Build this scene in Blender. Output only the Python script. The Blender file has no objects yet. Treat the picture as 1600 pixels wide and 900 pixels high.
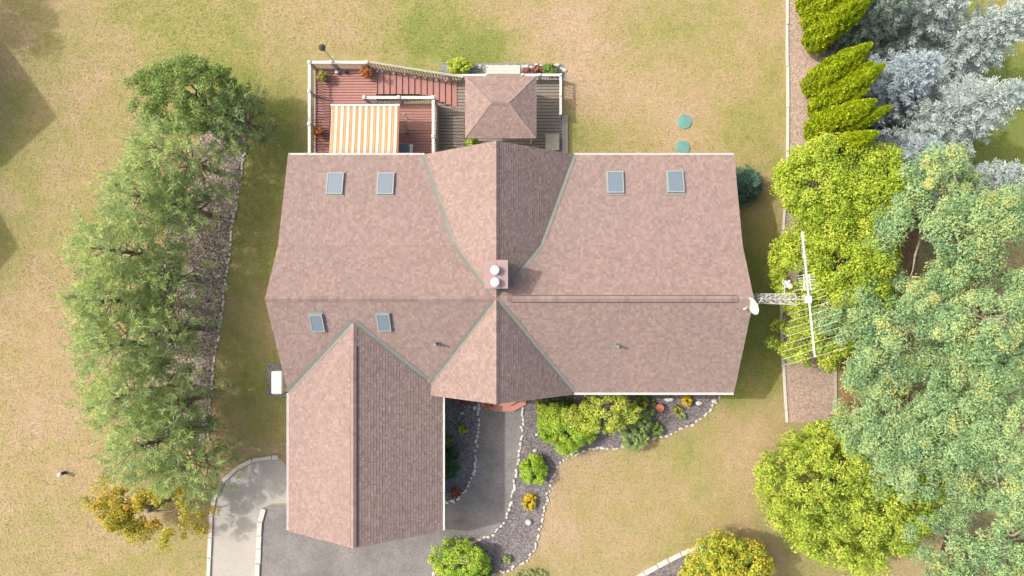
import bpy, bmesh, math, random
import numpy as np
from mathutils import Vector

random.seed(7)
RNG = np.random.default_rng(11)
scene = bpy.context.scene
COL = scene.collection

# ------------------------------------------------------------------ camera
H, F, NX, NY = 36.0, 1067.0, 825.0, 460.0
cam_d = bpy.data.cameras.new('camera')
cam_d.sensor_width = 36.0
cam_d.lens = F / 1600 * 36.0
cam_d.shift_x = (800 - NX) / 1600
cam_d.shift_y = (NY - 450) / 1600
cam_d.clip_end = 500
cam = bpy.data.objects.new('camera', cam_d)
cam.location = (0, 0, H)
COL.objects.link(cam)
scene.camera = cam

# ------------------------------------------------------------------ world, sun, exposure
SUN_DIR = Vector((2.77, -0.71, -3.4)).normalized()      # direction the light travels
sun_el = math.asin(-SUN_DIR.z)
sun_az = math.atan2(-SUN_DIR.x, -SUN_DIR.y)              # compass angle of the sun, clockwise from +Y
world = bpy.data.worlds.new('World')
scene.world = world
world.use_nodes = True
wn = world.node_tree.nodes
sky = wn.new('ShaderNodeTexSky')
sky.sky_type = 'NISHITA'
sky.sun_disc = False
sky.sun_elevation = sun_el
sky.sun_rotation = sun_az
sky.air_density = 1.8
sky.dust_density = 8.0
sky.ozone_density = 0.4
bg = wn['Background']
bg.inputs[1].default_value = 0.15
world.node_tree.links.new(sky.outputs[0], bg.inputs[0])
sun_d = bpy.data.lights.new('sun', 'SUN')
sun_d.energy = 2.05
sun_d.angle = math.radians(1.2)
sun_d.color = (1.0, 0.98, 0.95)
sun = bpy.data.objects.new('sun', sun_d)
sun.rotation_euler = SUN_DIR.to_track_quat('-Z', 'Y').to_euler()
sun.location = (-30, 10, 40)
COL.objects.link(sun)
scene.view_settings.view_transform = 'Standard'
scene.view_settings.look = 'None'
scene.view_settings.exposure = 1.03
scene.view_settings.gamma = 1.0

# ------------------------------------------------------------------ helpers
def P(px, py, z=0.0):
    k = (H - z) / F
    return Vector(((px - NX) * k, (NY - py) * k, z))

def M(px, z=0.0):                     # pixels to metres at a height
    return px * (H - z) / F

def tag(o, label=None, cat=None, group=None, kind=None):
    if label: o['label'] = label
    if cat: o['category'] = cat
    if group: o['group'] = group
    if kind: o['kind'] = kind
    return o

def empty(name, loc=(0, 0, 0), label=None, cat=None, group=None):
    o = bpy.data.objects.new(name, None)
    o.empty_display_size = 0.2
    o.location = loc
    COL.objects.link(o)
    return tag(o, label, cat, group)

def link(name, me, mat=None, parent=None, world_space=True):
    o = bpy.data.objects.new(name, me)
    COL.objects.link(o)
    if mat is not None and not me.materials:
        me.materials.append(mat)
    if parent is not None:
        o.parent = parent
        if world_space:
            p = Vector((0, 0, 0)); q = parent
            while q is not None:
                p += q.location; q = q.parent
            o.location = -p
    return o

def np_mesh(name, verts, quads, smooth=False, tint=None):
    verts = np.asarray(verts, dtype=np.float32); quads = np.asarray(quads, dtype=np.int32)
    me = bpy.data.meshes.new(name)
    nf, k = quads.shape
    me.vertices.add(len(verts)); me.vertices.foreach_set('co', verts.ravel())
    me.loops.add(nf * k); me.loops.foreach_set('vertex_index', quads.ravel())
    me.polygons.add(nf)
    me.polygons.foreach_set('loop_start', np.arange(0, nf * k, k, dtype=np.int32))
    me.polygons.foreach_set('loop_total', np.full(nf, k, dtype=np.int32))
    me.polygons.foreach_set('use_smooth', np.full(nf, smooth, dtype=bool))
    if tint is not None:
        a = me.attributes.new('tint', 'FLOAT', 'POINT')
        a.data.foreach_set('value', np.asarray(tint, dtype=np.float32))
    me.update(calc_edges=True)
    return me

class MB:
    """collects shapes into one mesh"""
    def __init__(s): s.v = []; s.f = []
    def add(s, v, f):
        b = len(s.v); s.v += [tuple(p) for p in v]; s.f += [tuple(b + i for i in q) for q in f]; return s
    def box(s, x0, x1, y0, y1, z0, z1):
        v = [(x, y, z) for z in (z0, z1) for y in (y0, y1) for x in (x0, x1)]
        return s.add(v, [(0, 2, 3, 1), (4, 5, 7, 6), (0, 1, 5, 4), (2, 6, 7, 3), (0, 4, 6, 2), (1, 3, 7, 5)])
    def bar(s, a, b, w, h):           # box along a->b, width w (horizontal), height h, a/b on the axis
        a = Vector(a); b = Vector(b); d = (b - a).normalized()
        up = Vector((0, 0, 1)) if abs(d.z) < 0.95 else Vector((0, 1, 0))
        r = d.cross(up).normalized(); u = r.cross(d)
        v = [p + r * (i * w / 2) + u * (j * h / 2) for p in (a, b) for i, j in ((-1, -1), (1, -1), (1, 1), (-1, 1))]
        return s.add(v, [(0, 1, 2, 3), (7, 6, 5, 4), (0, 4, 5, 1), (1, 5, 6, 2), (2, 6, 7, 3), (3, 7, 4, 0)])
    def prism(s, poly, off):          # polygon extruded by an offset vector
        n = len(poly); off = Vector(off)
        v = [Vector(p) for p in poly] + [Vector(p) + off for p in poly]
        return s.add(v, [tuple(range(n))[::-1], tuple(range(n, 2 * n))] + [(i, (i + 1) % n, n + (i + 1) % n, n + i) for i in range(n)])
    def tube(s, pts, rad, n=6, caps=True):
        pts = [Vector(p) for p in pts]; rings = []
        if not isinstance(rad, (list, tuple)): rad = [rad] * len(pts)
        for i, p in enumerate(pts):
            d = (pts[min(i + 1, len(pts) - 1)] - pts[max(i - 1, 0)]).normalized()
            up = Vector((0, 0, 1)) if abs(d.z) < 0.9 else Vector((1, 0, 0))
            r = d.cross(up).normalized(); u = r.cross(d)
            rings += [p + (r * math.cos(2 * math.pi * k / n) + u * math.sin(2 * math.pi * k / n)) * rad[i] for k in range(n)]
        f = [(i * n + k, i * n + (k + 1) % n, (i + 1) * n + (k + 1) % n, (i + 1) * n + k) for i in range(len(pts) - 1) for k in range(n)]
        if caps:
            f += [tuple(range(n))[::-1], tuple((len(pts) - 1) * n + k for k in range(n))]
        return s.add(rings, f)
    def lathe(s, prof, c=(0, 0, 0), n=16):
        c = Vector(c); v = [c + Vector((r * math.cos(2 * math.pi * k / n), r * math.sin(2 * math.pi * k / n), z)) for r, z in prof for k in range(n)]
        m = len(prof)
        f = [(i * n + k, i * n + (k + 1) % n, (i + 1) * n + (k + 1) % n, (i + 1) * n + k) for i in range(m - 1) for k in range(n)]
        f += [tuple(range(n))[::-1], tuple((m - 1) * n + k for k in range(n))]
        return s.add(v, f)
    def mesh(s, name, smooth=False, bevel=0.0):
        me = bpy.data.meshes.new(name)
        me.from_pydata(s.v, [], s.f)
        bm = bmesh.new(); bm.from_mesh(me)
        bmesh.ops.recalc_face_normals(bm, faces=bm.faces)
        if bevel > 0:
            bmesh.ops.bevel(bm, geom=bm.edges[:], offset=bevel, segments=1, affect='EDGES', clamp_overlap=True)
        bm.to_mesh(me); bm.free()
        if smooth: me.polygons.foreach_set('use_smooth', [True] * len(me.polygons))
        me.update()
        return me
    def build(s, name, mat, parent=None, smooth=False, bevel=0.0):
        return link(name, s.mesh(name, smooth, bevel), mat, parent)

# ------------------------------------------------------------------ materials
def nodes(name):
    m = bpy.data.materials.new(name); m.use_nodes = True
    nt = m.node_tree
    return m, nt, nt.nodes['Principled BSDF']

def N(nt, typ, ins=None, **kw):
    n = nt.nodes.new(typ)
    for k, v in kw.items(): setattr(n, k, v)
    for k, v in (ins or {}).items():
        if hasattr(v, 'is_linked') or hasattr(v, 'links'): nt.links.new(v, n.inputs[k])
        else: n.inputs[k].default_value = v
    return n

def mixc(nt, fac, a, b, mode='MIX'):
    n = nt.nodes.new('ShaderNodeMix'); n.data_type = 'RGBA'; n.blend_type = mode
    for i, v in ((0, fac), (6, a), (7, b)):
        if hasattr(v, 'links'): nt.links.new(v, n.inputs[i])
        elif i == 0: n.inputs[0].default_value = v
        else: n.inputs[i].default_value = (*v, 1) if len(v) == 3 else v
    return n.outputs[2]

def ramp(nt, fac, stops, interp='LINEAR'):
    n = nt.nodes.new('ShaderNodeValToRGB'); n.color_ramp.interpolation = interp
    el = n.color_ramp.elements
    while len(el) < len(stops): el.new(0.5)
    for e, (p, c) in zip(el, stops):
        e.position = p; e.color = (*c, 1) if len(c) == 3 else c
    nt.links.new(fac, n.inputs[0])
    return n.outputs[0]

def math_n(nt, op, a, b=0.0, clamp=False):
    n = nt.nodes.new('ShaderNodeMath'); n.operation = op; n.use_clamp = clamp
    for i, v in ((0, a), (1, b)):
        if hasattr(v, 'links'): nt.links.new(v, n.inputs[i])
        else: n.inputs[i].default_value = v
    return n.outputs[0]

def obj_co(nt):
    g = nt.nodes.new('ShaderNodeNewGeometry')
    return g.outputs['Position']

def noise(nt, scale, detail=4, rough=0.6, vec=None, dist=0.0):
    n = N(nt, 'ShaderNodeTexNoise', {'Scale': scale, 'Detail': detail, 'Roughness': rough, 'Distortion': dist})
    nt.links.new(vec if vec is not None else obj_co(nt), n.inputs['Vector'])
    return n.outputs['Fac']

def bump(nt, bsdf, h, strength=0.5, dist=0.02):
    b = N(nt, 'ShaderNodeBump', {'Strength': strength, 'Distance': dist, 'Height': h})
    nt.links.new(b.outputs[0], bsdf.inputs['Normal'])

def plain(name, c, rough=0.6, metal=0.0, var=0.15, scale=6.0, bmp=0.0):
    m, nt, b = nodes(name)
    n = noise(nt, scale, 5, 0.65)
    nt.links.new(ramp(nt, n, [(0.25, tuple(x * (1 - var) for x in c)), (0.75, tuple(min(1, x * (1 + var)) for x in c))]), b.inputs['Base Color'])
    b.inputs['Roughness'].default_value = rough; b.inputs['Metallic'].default_value = metal
    b.inputs['Specular IOR Level'].default_value = 0.3
    if bmp: bump(nt, b, noise(nt, scale * 6, 4), bmp, 0.01)
    return m

def island(name, stops, rough=0.85, grain=40.0, var=0.25, bmp=0.3):
    """colour picked per separate piece, fine grain on top"""
    m, nt, b = nodes(name)
    g = nt.nodes.new('ShaderNodeNewGeometry')
    c = ramp(nt, g.outputs['Random Per Island'], stops)
    n = noise(nt, grain, 3, 0.7)
    c2 = mixc(nt, 1.0, c, ramp(nt, n, [(0.2, (1 - var,) * 3), (0.8, (1 + var * .6,) * 3)]), 'MULTIPLY')
    big = noise(nt, 0.35, 3, 0.6)
    c3 = mixc(nt, 1.0, c2, ramp(nt, big, [(0.3, (0.97, 0.97, 0.98)), (0.7, (1.03, 1.02, 1.01))]), 'MULTIPLY')
    nt.links.new(c3, b.inputs['Base Color'])
    b.inputs['Roughness'].default_value = rough
    b.inputs['Specular IOR Level'].default_value = 0.2
    if bmp: bump(nt, b, n, bmp, 0.006)
    return m

def leafmat(name, stops, trans=0.4, rough=0.5):
    m, nt, b = nodes(name)
    a = nt.nodes.new('ShaderNodeAttribute'); a.attribute_name = 'tint'
    c = ramp(nt, a.outputs['Fac'], stops)
    nt.links.new(c, b.inputs['Base Color'])
    b.inputs['Roughness'].default_value = rough
    b.inputs['Specular IOR Level'].default_value = 0.25
    t = nt.nodes.new('ShaderNodeBsdfTranslucent'); nt.links.new(c, t.inputs['Color'])
    mx = nt.nodes.new('ShaderNodeMixShader'); mx.inputs[0].default_value = trans
    nt.links.new(b.outputs[0], mx.inputs[1]); nt.links.new(t.outputs[0], mx.inputs[2])
    nt.links.new(mx.outputs[0], nt.nodes['Material Output'].inputs[0])
    return m

def lawn_material():
    m, nt, b = nodes('dry_lawn')
    pos = obj_co(nt)
    n1 = noise(nt, 0.16, 6, 0.62, pos, 0.6)
    n2 = noise(nt, 0.9, 6, 0.68, pos, 0.3)
    n3 = noise(nt, 9.0, 5, 0.75, pos)
    n4 = noise(nt, 13.0, 5, 0.85, pos)
    n5 = noise(nt, 3.2, 6, 0.75, pos, 0.5)
    g = math_n(nt, 'ADD', math_n(nt, 'MULTIPLY', math_n(nt, 'SUBTRACT', n1, 0.14), 1.1), math_n(nt, 'MULTIPLY', math_n(nt, 'SUBTRACT', n2, 0.12), 0.85))
    # places where the turf is greener (+) or burnt (-): pixel of the photo -> metres on the ground
    global SPOTS
    SPOTS = spots = [(700, 80, 75, .34), (770, 88, 40, .2), (640, 60, 95, .16), (300, 45, 150, .14), (240, 20, 90, .1), (370, 120, 90, .12), (430, 190, 80, .22), (420, 330, 90, .12),
             (905, 215, 38, .24), (990, 215, 48, .18), (1170, 225, 70, .2), (1100, 30, 120, .05), (420, 650, 70, .14), (1060, 775, 110, .10), (1010, 700, 70, .08), (1155, 622, 25, .2),
             (1420, 20, 110, .4), (1560, 110, 130, .5), (1560, 230, 110, .45), (30, 350, 170, .03), (20, 220, 70, .2), (10, 385, 40, .15), (170, 420, 120, .05), (1040, 120, 60, .06), (990, 40, 60, .06), (1185, 540, 90, .4), (1185, 420, 80, .35), (410, 300, 80, .12), (400, 480, 90, .1), (405, 600, 60, .12), (60, 780, 80, .05), (1260, 860, 90, .05),
             (895, 50, 55, -.22), (900, 140, 40, -.2), (80, 650, 130, -.1), (60, 480, 90, -.07), (870, 830, 40, -.3), (860, 760, 35, -.2), (195, 60, 30, -.1), (1190, 700, 70, -.14), (1010, 150, 70, -.1), (120, 850, 100, -.05), (950, 650, 90, -.06), (1085, 175, 45, -.12), (1210, 420, 20, -.1)]
    for px, py, r, s in spots:
        c = P(px, py)
        d = N(nt, 'ShaderNodeVectorMath', {0: pos, 1: tuple(c)}, operation='DISTANCE').outputs['Value']
        mr = N(nt, 'ShaderNodeMapRange', {'Value': d, 'From Min': 0.0, 'From Max': M(r) * 1.7, 'To Min': s * 1.1, 'To Max': 0.0}, interpolation_type='SMOOTHSTEP')
        g = math_n(nt, 'ADD', g, mr.outputs[0])
    g = math_n(nt, 'ADD', g, math_n(nt, 'MULTIPLY', math_n(nt, 'SUBTRACT', n3, 0.5), 0.6))
    g = math_n(nt, 'ADD', g, math_n(nt, 'MULTIPLY', math_n(nt, 'SUBTRACT', n5, 0.5), 0.75))
    g = math_n(nt, 'MULTIPLY', g, 0.86)
    col = ramp(nt, g, [(0.34, (.292, .218, .148)), (0.50, (.268, .204, .122)), (0.64, (.238, .196, .096)), (0.80, (.198, .186, .070)), (1.0, (.135, .158, .042))])
    col = mixc(nt, 1.0, col, ramp(nt, n4, [(0.3, (.62, .62, .6)), (0.5, (1.0, 1.0, 1.0)), (0.7, (1.32, 1.32, 1.3))]), 'MULTIPLY')
    nt.links.new(col, b.inputs['Base Color'])
    b.inputs['Roughness'].default_value = 0.95
    b.inputs['Specular IOR Level'].default_value = 0.1
    bump(nt, b, math_n(nt, 'ADD', n4, n3), 0.7, 0.05)
    return m

def granular(name, stops, scale=22.0, rough=0.95, big=0.5, bstr=0.6, bdist=0.02, bigvar=0.2):
    m, nt, b = nodes(name)
    pos = obj_co(nt)
    v = N(nt, 'ShaderNodeTexVoronoi', {'Scale': scale}); nt.links.new(pos, v.inputs['Vector'])
    sep = N(nt, 'ShaderNodeSeparateColor', {0: v.outputs['Color']})
    n = noise(nt, scale * 1.7, 4, 0.7, pos)
    f = math_n(nt, 'ADD', math_n(nt, 'MULTIPLY', sep.outputs[0], 0.55), math_n(nt, 'MULTIPLY', n, 0.45))
    c = ramp(nt, f, stops)
    nb = noise(nt, big, 5, 0.65, pos)
    c = mixc(nt, 1.0, c, ramp(nt, nb, [(0.25, (1 - bigvar,) * 3), (0.75, (1 + bigvar,) * 3)]), 'MULTIPLY')
    nt.links.new(c, b.inputs['Base Color']); b.inputs['Roughness'].default_value = rough
    b.inputs['Specular IOR Level'].default_value = 0.15
    bump(nt, b, math_n(nt, 'ADD', v.outputs['Distance'], n), bstr, bdist)
    return m

MAT = {}
MAT['lawn'] = lawn_material()
MAT['asphalt'] = granular('asphalt', [(0.2, (.108, .10, .10)), (0.6, (.147, .138, .136)), (0.9, (.19, .18, .177))], 30, 0.9, 0.7, 0.3, 0.008, 0.3)
MAT['concrete'] = granular('concrete_walk', [(0.2, (.235, .22, .2)), (0.6, (.27, .255, .235)), (0.9, (.31, .295, .275))], 30, 0.9, 0.5, 0.2, 0.006, 0.1)
MAT['mulch'] = granular('dark_mulch', [(0.2, (.065, .058, .06)), (0.55, (.14, .125, .13)), (0.9, (.23, .21, .21))], 16, 0.95, 0.8, 0.8, 0.03)
MAT['chips'] = granular('wood_chip_mulch', [(0.2, (.06, .05, .042)), (0.5, (.14, .122, .105)), (0.75, (.24, .215, .195)), (0.95, (.36, .33, .31))], 11, 0.95, 0.8, 0.8, 0.03)
MAT['gravel'] = granular('pale_gravel', [(0.2, (.185, .135, .105)), (0.55, (.265, .205, .168)), (0.9, (.34, .275, .235))], 15, 0.95, 0.35, 0.6, 0.02, 0.16)
MAT['gravel_grey'] = granular('grey_gravel', [(0.2, (.09, .09, .09)), (0.55, (.16, .16, .155)), (0.9, (.24, .24, .23))], 18, 0.95, 0.5, 0.6, 0.02)
MAT['needle_litter'] = granular('needle_litter', [(0.2, (.12, .07, .035)), (0.55, (.2, .125, .065)), (0.9, (.28, .19, .11))], 16, 0.95, 0.6, 0.6, 0.02)
MAT['shingle'] = island('roof_shingle', [(0.0, (.168, .123, .112)), (0.3, (.19, .14, .129)), (0.7, (.206, .152, .141)), (1.0, (.232, .173, .161))], 0.9, 38.0, 0.3)
MAT['roofdeck'] = plain('roof_edge', (.16, .11, .10), 0.9)
MAT['flashing'] = plain('valley_flashing', (.135, .135, .122), 0.6, 0.0, 0.15, 3.0)
MAT['white'] = plain('white_paint', (.37, .36, .345), 0.5, 0, 0.08, 3.0)
MAT['white_bright'] = plain('white_enamel', (.47, .47, .465), 0.4, 0, 0.04, 3.0)
MAT['cream'] = plain('cream_paint', (.40, .37, .33), 0.6, 0, 0.14, 5.0)
MAT['siding'] = plain('siding', (.5, .45, .38), 0.7, 0, 0.06)
MAT['brown_metal'] = plain('brown_sheet_metal', (.22, .155, .16), 0.45, 0.0, 0.08, 2.0)
MAT['galv'] = plain('galvanised_steel', (.36, .37, .38), 0.45, 0.1, 0.08)
MAT['dark'] = plain('dark_metal', (.035, .035, .035), 0.5)
MAT['lead'] = plain('lead_flashing', (.16, .155, .14), 0.6)
MAT['deck'] = island('red_deck_board', [(0, (.235, .115, .103)), (0.5, (.265, .132, .118)), (1, (.305, .156, .138))], 0.75, 12, 0.2, 0.2)
MAT['tread'] = island('red_stair_board', [(0, (.23, .112, .098)), (1, (.275, .14, .122))], 0.75, 12, 0.18, 0.2)
MAT['step_red'] = island('red_entry_step', [(0, (.33, .15, .115)), (1, (.37, .175, .135))], 0.8, 10, 0.12, 0.2)
MAT['patio'] = island('weathered_board', [(0, (.12, .105, .095)), (0.5, (.17, .15, .13)), (1, (.23, .2, .17))], 0.85, 9, 0.3, 0.3)
MAT['lattice'] = plain('weathered_lattice', (.28, .26, .22), 0.8, 0, 0.15)
MAT['stone'] = island('fieldstone', [(0, (.24, .225, .205)), (0.5, (.32, .30, .28)), (1, (.43, .41, .385))], 0.9, 14, 0.25, 0.5)
MAT['kerb'] = island('pale_kerb', [(0, (.33, .30, .27)), (1, (.41, .375, .345))], 0.9, 14, 0.15, 0.4)
MAT['timber'] = island('weathered_timber', [(0, (.33, .305, .28)), (1, (.41, .385, .36))], 0.9, 12, 0.2, 0.4)
MAT['timber_grey'] = island('grey_timber', [(0, (.2, .19, .17)), (1, (.3, .28, .25))], 0.9, 12, 0.2, 0.4)
MAT['terracotta'] = plain('terracotta', (.36, .13, .075), 0.8, 0, 0.12)
MAT['lid'] = plain('green_plastic', (.085, .19, .165), 0.5, 0, 0.12, 2.5)
MAT['tan_fabric'] = plain('tan_fabric', (.3, .185, .13), 0.9)
MAT['grey_fabric'] = plain('grey_fabric', (.16, .18, .19), 0.9)
MAT['bark'] = plain('bark', (.16, .12, .09), 0.95, 0, 0.3, 8, 0.6)
MAT['bark_pale'] = plain('pale_bark', (.26, .215, .17), 0.95, 0, 0.25, 8, 0.5)
MAT['chip_piece'] = island('wood_chip', [(0, (.10, .075, .058)), (0.5, (.27, .225, .19)), (1, (.49, .445, .405))], 0.95, 20, 0.2, 0)
MAT['pebble'] = island('pebble', [(0, (.16, .128, .108)), (0.5, (.26, .215, .19)), (1, (.39, .345, .315))], 0.95, 20, 0.2, 0)
MAT['mulch_piece'] = island('dark_bark_piece', [(0, (.05, .045, .045)), (0.6, (.135, .12, .122)), (1, (.25, .23, .225))], 0.95, 20, 0.2, 0)

MAT['skyframe'] = plain('skylight_frame', (.2, .215, .22), 0.5, 0, 0.08)
def glass_mat():
    m, nt, b = nodes('skylight_glass')
    b.inputs['Base Color'].default_value = (.10, .13, .16, 1)
    b.inputs['Roughness'].default_value = 0.06
    b.inputs['Specular IOR Level'].default_value = 0.8
    b.inputs['Coat Weight'].default_value = 0.6
    b.inputs['Coat Roughness'].default_value = 0.03
    return m
MAT['glass'] = glass_mat()

def awning_mat(x0, period):
    m, nt, b = nodes('striped_canvas')
    sx = N(nt, 'ShaderNodeSeparateXYZ', {0: obj_co(nt)})
    t = math_n(nt, 'FRACT', math_n(nt, 'DIVIDE', math_n(nt, 'SUBTRACT', sx.outputs[0], x0), period))
    c = ramp(nt, t, [(0.0, (.27, .125, .045)), (0.19, (.36, .32, .26)), (0.25, (.27, .155, .055)), (0.42, (.30, .19, .085)), (0.56, (.385, .365, .325)), (1.0, (.385, .365, .325))], 'CONSTANT')
    c = mixc(nt, 1.0, c, ramp(nt, noise(nt, 3, 4), [(0.3, (.93,) * 3), (0.7, (1.05,) * 3)]), 'MULTIPLY')
    nt.links.new(c, b.inputs['Base Color']); b.inputs['Roughness'].default_value = 0.9
    return m

# ------------------------------------------------------------------ ground and flat surfaces
def jitter_poly(pts, step=0.35, amp=0.05, seed=0, z=0.0):
    r = random.Random(seed); out = []
    n = len(pts)
    for i in range(n):
        a = P(*pts[i]); b = P(*pts[(i + 1) % n]); k = max(1, int((b - a).length / step))
        for j in range(k):
            p = a.lerp(b, j / k)
            out.append(Vector((p.x + r.uniform(-amp, amp), p.y + r.uniform(-amp, amp), z)))
    return out

def smooth_line(pts, sub=6):
    """Catmull-Rom through pixel points"""
    q = [pts[0]] + list(pts) + [pts[-1]]; out = []
    for i in range(1, len(q) - 2):
        for j in range(sub):
            t = j / sub
            out.append(tuple(0.5 * ((2 * q[i][k]) + (-q[i - 1][k] + q[i + 1][k]) * t + (2 * q[i - 1][k] - 5 * q[i][k] + 4 * q[i + 1][k] - q[i + 2][k]) * t * t + (-q[i - 1][k] + 3 * q[i][k] - 3 * q[i + 1][k] + q[i + 2][k]) * t ** 3) for k in (0, 1)))
    return out + [tuple(pts[-1])]

def sheet(name, pts, mat, z, thick=0.0, amp=0.05, seed=0, label=None, cat=None, step=0.35):
    poly = jitter_poly(pts, step, amp, seed, z)
    bm = bmesh.new()
    vs = [bm.verts.new(p) for p in poly]
    f = bm.faces.new(vs)
    if f.normal.z < 0: f.normal_flip()
    f.normal_update()
    if f.normal.z < 0: bmesh.ops.reverse_faces(bm, faces=[f])
    bmesh.ops.triangulate(bm, faces=bm.faces[:])
    me = bpy.data.meshes.new(name); bm.to_mesh(me); bm.free()
    return tag(link(name, me, mat), label, cat, kind='structure')

def inside(poly, x, y):
    x0, y0 = poly[:, 0], poly[:, 1]; x1, y1 = np.roll(x0, -1), np.roll(y0, -1)
    c = np.zeros(len(x), dtype=bool)
    for a, b, d, e in zip(x0, y0, x1, y1):
        cond = ((b > y) != (e > y)) & (x < (d - a) * (y - b) / (e - b + 1e-12) + a)
        c ^= cond
    return c

def scatter(name, pts, mat, n, smin, smax, z, parent, seed=1, flat=0.35):
    """loose pieces lying in a bed: small irregular chips, one joined part"""
    r = np.random.default_rng(seed)
    poly = np.array([tuple(P(*p))[:2] for p in pts])
    lo, hi = poly.min(0), poly.max(0)
    xy = r.uniform(lo, hi, (n * 3, 2)); xy = xy[inside(poly, xy[:, 0], xy[:, 1])][:n]
    k = len(xy); s = r.uniform(smin, smax, k); asp = r.uniform(0.35, 0.9, k); a = r.uniform(0, 6.28, k)
    ax = np.stack([np.cos(a), np.sin(a)], 1) * s[:, None] * .5; ay = np.stack([-np.sin(a), np.cos(a)], 1) * (s * asp)[:, None] * .5
    top = z + s * flat * r.uniform(0.5, 1.2, k); V = np.zeros((k, 5, 3))
    for i, (u, v) in enumerate(((-1, -.4), (.2, -1), (1, .3), (-.3, 1))):
        V[:, i, :2] = xy + ax * u + ay * v; V[:, i, 2] = z - 0.005
    V[:, 4, :2] = xy + ax * .1; V[:, 4, 2] = top
    b = np.arange(k)[:, None] * 5
    T = np.concatenate([b + np.array([[i, (i + 1) % 4, 4]]) for i in range(4)])
    o = link(name, np_mesh(name, V.reshape(-1, 3), T), mat, parent)
    o['kind'] = 'stuff'
    return o

g = MB().add([(-160, -160, 0), (160, -160, 0), (160, 160, 0), (-160, 160, 0)], [(0, 1, 2, 3)]).build('ground', MAT['lawn'])
tag(g, 'sun-dried tan and green lawn around the house', 'lawn', kind='structure')

# asphalt drive and walk to the entry
walk_right = smooth_line([(818, 632), (814, 690), (806, 742), (798, 785), (788, 815), (772, 831)])
walk_left = smooth_line([(749, 632), (745, 690), (741, 735), (728, 765), (712, 780), (690, 784)])
drive_edge = smooth_line([(772, 831), (735, 845), (705, 862), (682, 884), (664, 930)])
drive = [(404, 930), (407, 850), (409, 806), (414, 794), (424, 789), (452, 788), (600, 770), (690, 784)] + walk_left[::-1][1:] + walk_right + drive_edge[1:]
sheet('driveway', drive, MAT['asphalt'], 0.012, amp=0.015, seed=2, label='grey asphalt driveway curving from garage to entry steps', cat='driveway')
path_left = smooth_line([(325, 930), (329, 850), (331, 800), (341, 763), (362, 738), (386, 722), (410, 715), (436, 714)])
path = path_left + [(444, 724), (452, 738), (452, 786), (424, 787), (413, 792), (407, 806), (404, 850), (400, 930)]
sheet('footpath', path, MAT['concrete'], 0.008, amp=0.01, seed=3, label='pale concrete footpath curving round the garage corner', cat='path')

# garden beds
bed_left_in = [(691, 600), (760, 600)] + walk_left + [(684, 784)]
sheet('garden_bed', bed_left_in, MAT['mulch'], 0.016, amp=0.02, seed=4, label='shaded dark mulch bed between garage wall and asphalt walk', cat='garden bed')
bed_edge = smooth_line([(1122, 622), (1110, 640), (1092, 655), (1066, 670), (1034, 682), (1000, 690), (960, 700), (925, 702), (892, 712), (873, 726), (860, 760), (851, 800), (843, 835), (832, 862), (812, 882), (782, 893), (752, 897)])
bed_front = [(800, 596), (1122, 596)] + bed_edge + [(742, 880), (738, 850), (756, 838), (772, 832)] + walk_right[::-1]
sheet('garden_bed', bed_front, MAT['mulch'], 0.02, amp=0.03, seed=5, label='charcoal mulch garden bed along the front of the house', cat='garden bed')
bed_drive = smooth_line([(735, 848), (705, 865), (684, 886), (668, 930)]) + [(770, 930), (752, 897), (742, 880)]
sheet('garden_bed', bed_drive, MAT['mulch'], 0.024, amp=0.02, seed=6, label='mulch bed under the lime shrub beside the driveway', cat='garden bed')
bed_corner = smooth_line([(990, 905), (1020, 888), (1058, 868), (1098, 850)]) + [(1150, 850), (1200, 930), (990, 930)]
sheet('garden_bed', bed_corner, MAT['mulch'], 0.018, amp=0.02, seed=7, label='mulch bed under the orange and yellow tree', cat='garden bed')
chip_right = smooth_line([(391, 190), (381, 250), (368, 330), (355, 420), (344, 510), (333, 590), (325, 690)])
chip_bed = [(330, 190)] + chip_right + [(240, 690), (235, 560), (245, 440), (268, 320), (300, 240)]
sheet('garden_bed', chip_bed, MAT['chips'], 0.018, amp=0.04, seed=8, label='long wood chip bed under the row of pines', cat='garden bed')
gr_left = smooth_line([(1229, -30), (1230, 120), (1230, 236), (1225, 330), (1220, 420), (1220, 500), (1224, 580), (1229, 660)])
gravel = gr_left + [(1312, 660), (1306, 560), (1303, 430), (1298, 300), (1290, 180), (1286, 60), (1284, -30)]
sheet('gravel_path', gravel, MAT['gravel'], 0.014, amp=0.015, seed=9, label='pale gravel strip between timber edging and the cedars', cat='path')
sheet('garden_bed', [(1290, -30), (1292, 180), (1300, 300), (1305, 430), (1308, 560), (1312, 660), (1345, 650), (1420, 640), (1440, 300), (1340, 120), (1330, -30)], MAT['needle_litter'], 0.010, amp=0.05, seed=10, label='brown needle litter bed beneath the right hand trees', cat='garden bed')
sheet('gravel_pad', [(416, 566), (445, 566), (462, 566), (462, 622), (418, 620)], MAT['gravel_grey'], 0.014, amp=0.04, seed=12, label='grey gravel pad under the white utility box', cat='gravel pad')
sheet('garden_bed', [(690, 98), (880, 100), (884, 128), (690, 128)], MAT['gravel_grey'], 0.012, amp=0.05, seed=13, label='narrow stone mulch bed behind the gazebo patio', cat='garden bed')

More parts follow.
